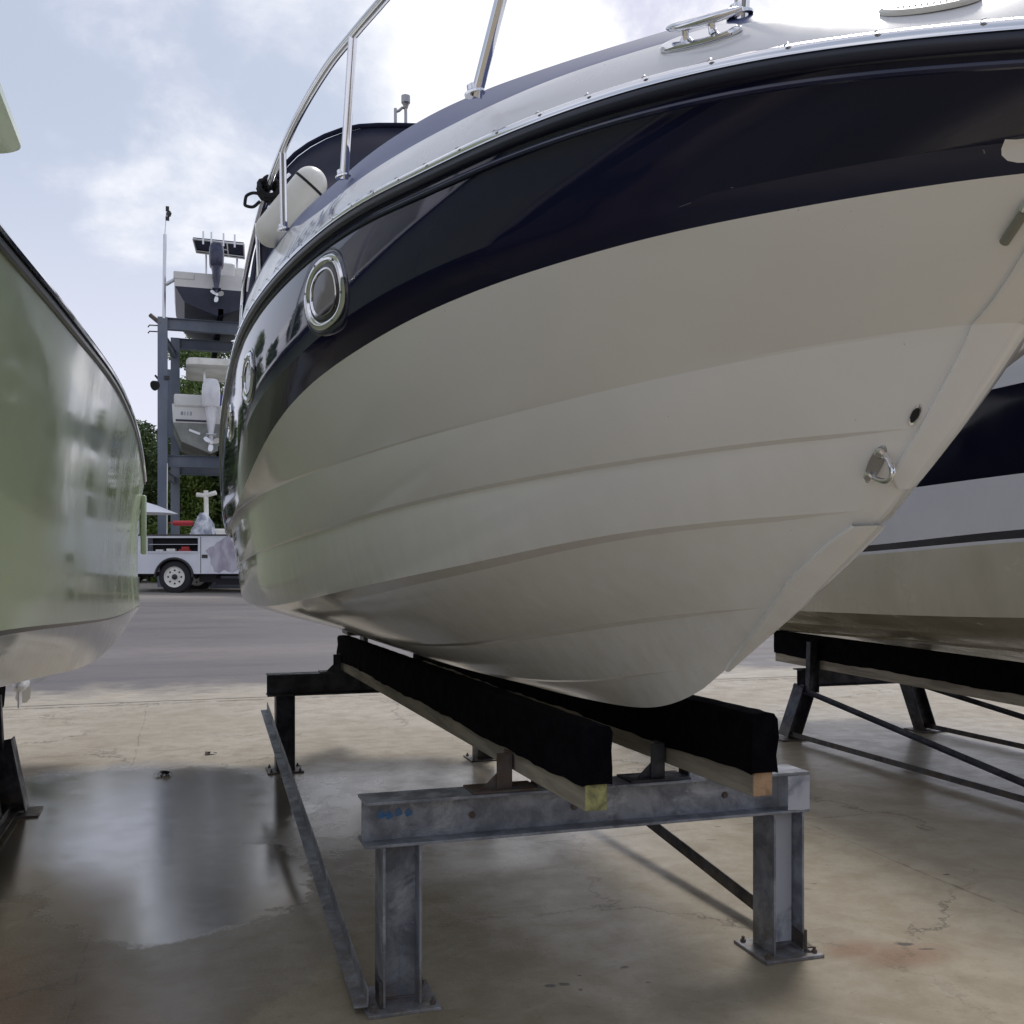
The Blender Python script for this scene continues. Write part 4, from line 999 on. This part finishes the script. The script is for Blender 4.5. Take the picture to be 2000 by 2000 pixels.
pl = MB(); c0 = at(330,418,27.9); pl.lathe(c0,(1,0,-.3),[(-.07,.03),(0,.10),(.06,.05)],12); pl.box(at(327,408,27.9),(.09,.09,.12)); pl.box(at(327,427,27.9),(.1,.06,.10)); pl.build('flood_light', M_blk, rk)
pl = MB(); pl.tube([at(314,632,27.9),at(293,615,27.9)], .06, 8); pl.build('arm', M_rust, rk)
for yy in (636,648): MB().tube([at(312,yy,27.9),at(292,yy-1,27.9),at(289,yy+3,27.9)], .018, 6).build('hook', M_galvd, rk)
pl = MB(); pl.lathe(at(306,752,27.9),(-.6,-.6,-.3),[(-.08,.04),(0,.12),(.10,.14)],12); pl.tube([at(313,745,27.9),at(303,733,27.9)], .03, 6); pl.box(at(326,738,27.9),(.14,.1,.1)); pl.build('flood_light', M_blk, rk)
MB().tube([at(327,905,27.7),at(326,1050,27.7)], .014, 6).build('cable', M_vinyl, rk)

# boats on the rack (stern toward the viewer)
def rack_boat(name, label, vx, u0, zk, m_top, m_bot, half, hgt, L_, chine, zsp):
    t_ = thing(name, label, 'boat', (vx,u0,zk))
    n = 14
    sec = [(0,0),(chine*.55,.16),(chine,.30),(half*.97,zsp),(half,hgt)]
    rws = []
    for i in range(n+1):
        f = i/n; u_ = u0+L_*f; k = 1 if f < .45 else max(0,(1-((f-.45)/.55)**2.4)); kz_ = .55*max(0,(f-.35)/.65)**2
        rws.append((k,kz_,u_))
    grid = []
    mi = []
    for j,(w,z) in enumerate(sec):
        grid.append([(w*k, u_, zk+z*(1-.5*kz_)+kz_*(.9 if j<4 else .35)) for k,kz_,u_ in rws]); mi.append(1 if j < 3 else 0)
    mb = MB()
    for sg in (-1,1): mb.grid([[(vx+sg*a,b,c) for a,b,c in ln] for ln in grid], mi[:-1])
    a = [(vx-ln[0][0],ln[0][1],ln[0][2]) for ln in grid]; b = [(vx+ln[0][0],ln[0][1],ln[0][2]) for ln in grid]; mb.grid([[p,q] for p,q in zip(a,b)],mi[:-1])
    mb.grid([[(vx-p[0],p[1],p[2]-.02) for p in grid[-1]],[(vx+p[0],p[1],p[2]-.02) for p in grid[-1]]],0)
    mb.build('hull', [m_top,m_bot], t_, angle=25)
    return t_
M_whb = mat('white_boat_paint', (.66,.66,.64), .3, col2=(.58,.58,.56), nscale=1.5)
M_dkb = mat('dark_bottom_paint', (.012,.014,.035), .5, col2=(.02,.024,.05), nscale=2)
M_gry = mat('grey_bottom', (.25,.26,.24), .5, col2=(.17,.18,.16), nscale=2)
# top boat
p0 = at(422,622,28.6); zk = zt1+.03
b1 = rack_boat('fishing_boat', 'fishing boat with dark bottom and slatted navy top on the upper rack level', p0.x, 29.0, zk, M_whb, M_dkb, 1.12, 1.12, 7.0, .84, .72)
outboard(b1, p0.x-.02, 29.05, zk+1.27, M_engdk, 1.0, flip=-1)
tp1 = MB(); zt_ = zk+2.35
q = [(p0.x-.72,29.9,zt_+.18),(p0.x+.80,29.9,zt_+.05),(p0.x+.84,31.6,zt_-.10),(p0.x-.66,31.6,zt_+.0)]
a0 = at(377,466,30.0); a1 = at(476,476,30.0); a2 = at(477,504,31.2); a3 = at(384,492,31.2)
tp1.add([a0,a1,a2,a3]+[v_+Vector((0,0,.04)) for v_ in (a0,a1,a2,a3)], [(0,1,2,3),(7,6,5,4),(0,4,5,1),(1,5,6,2),(2,6,7,3),(3,7,4,0)])
tt = tp1.build('t_top', M_canvas, b1)
tf = MB()
for aa,bb in ((a0,a1),(a1,a2),(a2,a3),(a3,a0),(a0.lerp(a1,.35),a3.lerp(a2,.35)),(a0.lerp(a1,.67),a3.lerp(a2,.67)),(a0.lerp(a3,.85),a1.lerp(a2,.85)),(a0.lerp(a3,.5).lerp(a1.lerp(a2,.5),.35),a0.lerp(a3,.5).lerp(a1.lerp(a2,.5),.67))):
    tf.tube([aa-Vector((0,.05,.03)),bb-Vector((0,.05,.03))], .026, 6)
for fx in (.2,.36,.6,.82):
    pz = a0.lerp(a1,fx); tf.tube([pz+Vector((0,-.05,-.15)),pz+Vector((0,-.08,.22))], .028, 6)
tf.build('frame', M_alu, tt)
for fx in (.2,.85):
    pz = a3.lerp(a2,fx); MB().tube([pz,Vector((pz.x,pz.y,zk+1.0))], .032, 8).build('top_post', M_alu, b1)
for sx in (-1,): MB().box((p0.x+.55,29.9,zk+1.3),(.62,.5,.5)).build('seat', M_whb, b1, bevel=.05)
MB().box((p0.x-.85,29.02,zk+1.02),(.55,.08,.22)).build('hull_corner', M_whb, b1, bevel=.03)
MB().tube([(p0.x-1.05,29.1,zk+.95),(p0.x-1.32,29.0,zk+.74)], .05, 8).build('trim_tab', M_alu, b1)
MB().box((p0.x+.3,29.6,zk+1.3),(.4,.3,.6)).build('console', M_whb, b1, bevel=.06)
# middle boat
zk = zl1+.03; p1 = at(410,880,28.6)
b2 = rack_boat('white_boat', 'white outboard boat with pale hardtop on the lower rack level', p1.x, 29.0, zk, M_whb, M_gry, 1.0, 1.30, 7.0, .76, .80)
outboard(b2, p1.x, 29.05, zk+1.22, M_engw, 1.2, flip=-1)
hm = MB(); c0 = at(430,735,29.8); slab(hm, c0.x-.95,c0.x+.95,29.3,32.0,.25,c0.z,.20); hm.build('hardtop', M_vinyl, b2, angle=35)
for dx in (-.35,.45): MB().tube([(c0.x+dx-.1,30.0,c0.z),(c0.x+dx-.1,30.0,zk+1.1)], .035, 8).build('top_post', M_alu, b2)
MB().box((p1.x-.55,29.1,zk+1.40),(.8,.3,.34)).build('engine_well', M_whb, b2, bevel=.05)
MB().box((p1.x-.45,28.985,zk+.86),(.9,.012,.05)).build('boot_stripe', M_dkb, b2)
MB().box((p1.x-.42,28.99,zk+.56),(.30,.03,.06),Matrix.Rotation(R(20),3,'Y')).build('trim_tab', M_alu, b2)
fcu = bpy.data.curves.new('t','FONT'); fcu.body = '8113'; fcu.size = .15; fcu.resolution_u = 2
fo = bpy.data.objects.new('t', fcu); COL.objects.link(fo); dg = bpy.context.evaluated_depsgraph_get(); tm = bpy.data.meshes.new_from_object(fo.evaluated_get(dg))
lm = MB(); lm.add([(p1.x-.78+v.co.x, 28.99, zk+1.0+v.co.y) for v in tm.vertices],[tuple(p.vertices) for p in tm.polygons])
bpy.data.objects.remove(fo); bpy.data.curves.remove(fcu); bpy.data.meshes.remove(tm)
lm.build('hull_number', M_letter, b2, recalc=False)
MB().box((p1.x+.42,29.6,zk+1.55),(.35,.05,.3)).build('flag', mat('blue_cloth', (.05,.06,.25), .7), b2)
# low boat behind the truck: console and mast
b3p = at(425,1035,27); b3 = thing('skiff', 'small white skiff with a cross shaped mast parked behind the truck', 'boat', (b3p.x,b3p.y,rz))
mb = MB(); rws = []
for i in range(12):
    f = i/11; k = 1 if f < .5 else 1-((f-.5)/.5)**2.2
    rws.append([(b3p.x-.7+3.4*f, b3p.y+s__*.75*k*ww, rz+.55+h_+.25*f*f) for s__,ww,h_ in ((-1,1,.45),(-1,.9,.1),(-1,0,-.1),(1,.9,.1),(1,1,.45))])
mb.grid(rws,0); mb.grid([rws[0],[(b3p.x-.7,b3p.y,rz+1.0)]*5],0); mb.build('hull', M_whb, b3, angle=30)
mb = MB(); mb.tube([at(404,1045,27),at(402,958,27)], .06, 8); mb.build('mast', M_vinyl, b3)
mb = MB(); mb.tube([at(384,966,27),at(402,968,27),at(422,962,27)], .06, 8); mb.build('cross_arm', M_vinyl, b3)
mb = MB(); mb.box(b3p+Vector((.2,0,-.1)),(1.2,.5,.25)); mb.build('bench', M_vinyl, b3, bevel=.03)
MB().box((b3p.x+.8,b3p.y,rz+.25),(2.0,.6,.5)).build('trailer', M_rack, b3, bevel=.02)
# white awning umbrella left of the truck
up_ = at(285,1002,26); um = thing('patio_umbrella', 'open white umbrella standing between the green boat and the truck', 'umbrella', (up_.x-.1,up_.y,rz))
mb = MB(); c0 = Vector((at(270,1003,26).x, up_.y, 0)); top = at(270,978,26).z; bot = at(270,1003,26).z; N=8
ring = [(c0.x+.97*math.cos(2*math.pi*i/N), c0.y+.97*math.sin(2*math.pi*i/N), bot) for i in range(N)]; mid = [(c0.x+.45*math.cos(2*math.pi*i/N), c0.y+.45*math.sin(2*math.pi*i/N), (bot+top)/2+.05) for i in range(N)]
mb.grid([ring,mid,[(c0.x,c0.y,top+.02)]*N],0,close=True); mb.build('canopy', mat('white_awning', (.75,.76,.80), .7), um, angle=10)
MB().tube([(c0.x,c0.y,rz),(c0.x,c0.y,top)], .03, 10).build('pole', M_alu, um)

# ------------------------------------------------------------------ trees
def leafmat(name, a, b_):
    m = bpy.data.materials.new(name); m.use_nodes = True; t = NT(m.node_tree); b = m.node_tree.nodes['Principled BSDF']
    P = t.new('ShaderNodeNewGeometry').outputs['Position']
    t.put(b.inputs['Base Color'], t.mix(t.rng(t.noise(P,1.1,6,.7),.35,.65), c4(a), c4(b_))); b.inputs['Roughness'].default_value = .6
    b.inputs['Subsurface Weight'].default_value = 0
    return m
LM = [leafmat('leaf_green', (.09,.15,.045), (.18,.25,.07)), leafmat('leaf_dark', (.07,.115,.042), (.13,.19,.065)), leafmat('leaf_bright', (.08,.14,.022), (.16,.23,.045))]
M_bark = mat('bark', (.16,.13,.10), .9, col2=(.08,.065,.05), nscale=8, bump=.6)
def tree(label, x, y, h, rx, lm, n=9000, group='trees behind the yard', z0=.84, low=.12, ls=.075, gap=1.0):
    t_ = thing('tree', label, 'tree', (x,y,z0), group=group)
    mb = MB(); mb.tube([(x,y,z0),(x+.1,y,z0+h*.3),(x-.1,y+.1,z0+h*.6),(x,y,z0+h*.9)], [.22,.17,.11,.03], 9)
    cl_ = []
    K = 34
    for i in range(K):
        f = rng.random(); zz = z0+h*(low+(1-low)*f); prof = math.sin(math.pi*min(1,(.16+.84*f)))**.6*(1-.25*f)
        a = rng.random()*6.283; rr_ = rx*prof*math.sqrt(rng.random())
        cl_.append((x+rr_*math.cos(a), y+rr_*math.sin(a), zz, rng.uniform(.45,1.0)*rx*.36))
    for i in range(12):
        c_ = cl_[i]; mb.tube([(x,y,z0+(c_[2]-z0)*.55),((x+c_[0])/2,(y+c_[1])/2,z0+(c_[2]-z0)*.85),(c_[0],c_[1],c_[2])], [.07,.04,.012], 6)
    mb.build('trunk', M_bark, t_)
    ci = rng.integers(0,K,n); cc_ = np.array(cl_)
    d = rng.standard_normal((n,3)); d /= np.linalg.norm(d,axis=1)[:,None]; rad = cc_[ci,3:4]*np.power(rng.random((n,1)),.45)
    P = cc_[ci,:3]+d*rad*np.array([1,1,.75]); sz = ls*rng.uniform(.5,1.3,(n,1))
    a = rng.standard_normal((n,3)); a /= np.linalg.norm(a,axis=1)[:,None]; b = np.cross(a, rng.standard_normal((n,3))); b /= np.linalg.norm(b,axis=1)[:,None]
    vs = np.stack([P-a*sz, P+b*sz*.45, P+a*sz, P-b*sz*.45],1).reshape(-1,3)-np.array([x,y,z0])
    me = bpy.data.meshes.new('crown'); me.vertices.add(4*n); me.vertices.foreach_set('co', vs.astype(np.float32).ravel())
    me.loops.add(4*n); me.loops.foreach_set('vertex_index', np.arange(4*n,dtype=np.int32)); me.polygons.add(n); me.polygons.foreach_set('loop_start', np.arange(0,4*n,4,dtype=np.int32))
    me.polygons.foreach_set('loop_total', np.full(n,4,dtype=np.int32)); me.update(calc_edges=True); me.validate(); me.materials.append(lm)
    o = bpy.data.objects.new('crown', me); COL.objects.link(o); o.parent = t_
    return t_
def tp_(px, Y): v_ = at(px,1050,Y); return v_.x, v_.y
for lab,px,Y,h,rx,lm,n in (
  ('dark bushy tree filling the gap left of the rack columns',262,36,5.2,2.6,LM[1],16000),
  ('low tree with bare pale twigs just left of the rack',298,38,5.0,2.2,LM[0],14000),
  ('tall tree rising behind the lower rack boat',368,42,9.6,2.2,LM[0],14000),
  ('tallest thin crowned tree seen through the rack beams',428,46,12.3,2.6,LM[0],13000),
  ('bright green bush under the lower rack beam',372,35,3.6,1.8,LM[2],14000),
  ('dark tree behind the mast of the skiff',425,36,6.2,2.6,LM[1],16000),
  ('dark hedge like tree behind the rack bay',330,44,5.8,2.6,LM[1],14000),
  ('dark tree hidden mostly by the cruiser stern',500,38,7.5,3.2,LM[1],14000)):
    x,y = tp_(px,Y); tree(lab, x, y, h, rx, lm, int(n*2.3), low=.0, gap=.9)
for i,(px,Y,h) in enumerate(((-150,30,8.5),(-420,27,7),(60,33,6.5),(-750,26,8))):
    x,y = tp_(px,Y); tree(['tall tree beyond the green boat','shorter tree beyond the green boat','round tree between the green boat and the rack','far left yard tree'][i], x, y, h, 3.0, LM[i%2], 9000, ls=.16, low=.05)

# ------------------------------------------------------------------ unseen dark building added behind the viewer to dim the hulls
M_clad = mat('dark_metal_cladding', (.075,.08,.075), .6, col2=(.05,.055,.05), nscale=.5)
bl = thing('unseen_dimming_shed', 'long dark metal shed added out of view to dim the hulls and darken their reflections', 'building', (2,-15,0))
wm = MB(); wm.span((-9,-24,0),(17,-15,6.5)); wm.build('wall', M_clad, bl)
wm = MB(); wm.prism((-9.4,-19.5,6.5),(17.4,-19.5,6.5), [(-4.9,0),(4.9,0),(0,1.7)]); wm.build('roof', mat('grey_roofing', (.3,.31,.32), .5), bl)
for xx in (-4.5,4,12.5): MB().span((xx-3,-15,0),(xx+3,-14.96,5.2)).build('door', mat('pale_roller_door', (.26,.27,.27), .5, col2=(.2,.2,.2), nscale=3, stretch=(.1,1,8)), bl)

# ------------------------------------------------------------------ world, sun, camera
W = bpy.data.worlds.new('World'); SC.world = W; W.use_nodes = True; t = NT(W.node_tree); bg = W.node_tree.nodes['Background']
SUN_EL, SUN_AZ = R(58), R(35)     # azimuth measured from +Y toward +X
sk = t.new('ShaderNodeTexSky', sky_type='NISHITA', sun_disc=False); sk.sun_elevation = SUN_EL; sk.sun_rotation = SUN_AZ; sk.dust_density = 2.5; sk.air_density = 1.0
D = t.new('ShaderNodeTexCoord').outputs['Generated']
sx = t.new('ShaderNodeSeparateXYZ'); t.put(sx.inputs[0], D); zz = t.math('ADD', t.math('MAXIMUM', sx.outputs[2], 0.0), .22)
cx = t.new('ShaderNodeCombineXYZ'); t.put(cx.inputs[0], t.math('DIVIDE', sx.outputs[0], zz)); t.put(cx.inputs[1], t.math('DIVIDE', sx.outputs[1], zz)); 
cu = cx.outputs[0]
n1 = t.noise(t.mapping(cu, loc=(3.3,1.7,0)), 1.15, 9, .58, .25); n2 = t.noise(t.mapping(cu, loc=(9,4,2)), 2.3, 9, .62, .4)
def lobe(px, py, lo, hi):
    X, Z = (px-1000)/2000, -(py-1100)/2000; v_ = Vector((C*X+S, C-S*X, Z)).normalized()
    dp = t.new('ShaderNodeVectorMath', operation='DOT_PRODUCT'); t.put(dp.inputs[0], D); dp.inputs[1].default_value = v_
    return t.rng(dp.outputs['Value'], lo, hi)
bright = lobe(1000,130,.86,.995); blue = lobe(230,420,.955,.996); blue2 = lobe(60,60,.93,.985)
m1 = t.math('ADD', n1, t.math('MULTIPLY', bright, .30)); m1 = t.math('SUBTRACT', m1, t.math('MULTIPLY', t.math('MAXIMUM', blue, blue2), .26))
cloud = t.rng(m1, .45, .62)
haze = t.mix(.6, t.mix(1.0, sk.outputs[0], (1,1,1,1), 'MULTIPLY'), c4((6.2,6.8,8.1)))
base = t.mix(t.rng(sx.outputs[2], .42, .05, 0, .95), haze, c4((8.0,8.1,9.4)))
cc1 = t.mix(t.rng(n2,.36,.60), c4((6.7,6.9,8.3)), c4((9.4,9.4,10.1)))
cc1 = t.mix(t.math('MULTIPLY', bright, .85), cc1, t.mix(t.rng(n2,.36,.52), c4((6.9,6.9,8.4)), c4((11.0,11.0,11.2))))
fin = t.mix(t.math('MULTIPLY', cloud, .93), base, cc1)
t.put(bg.inputs[0], fin); bg.inputs[1].default_value = .106
sl = bpy.data.lights.new('sun', 'SUN'); sl.energy = 1.7; sl.angle = R(14); sl.color = (1,.96,.9)
so = bpy.data.objects.new('sun', sl); COL.objects.link(so)
sd = Vector((math.sin(SUN_AZ)*math.cos(SUN_EL), math.cos(SUN_AZ)*math.cos(SUN_EL), math.sin(SUN_EL)))
so.rotation_euler = sd.to_track_quat('Z','Y').to_euler(); so.location = (0,0,20)
cam = bpy.data.cameras.new('camera'); cam.lens = 36; cam.sensor_width = 36; cam.shift_y = .05; cam.clip_end = 1500; cam.clip_start = .05
co = bpy.data.objects.new('camera', cam); COL.objects.link(co); co.location = (0,0,CH); co.rotation_euler = (R(90),0,-TH); SC.camera = co
SC.view_settings.view_transform = 'Standard'; SC.view_settings.look = 'None'; SC.view_settings.exposure = 0
SC.render.engine = 'CYCLES'; SC.cycles.max_bounces = 8; SC.cycles.glossy_bounces = 4
SC.render.resolution_x = 1024; SC.render.resolution_y = 1024
for o in bpy.data.objects:
    if '_l' in o: del o['_l']
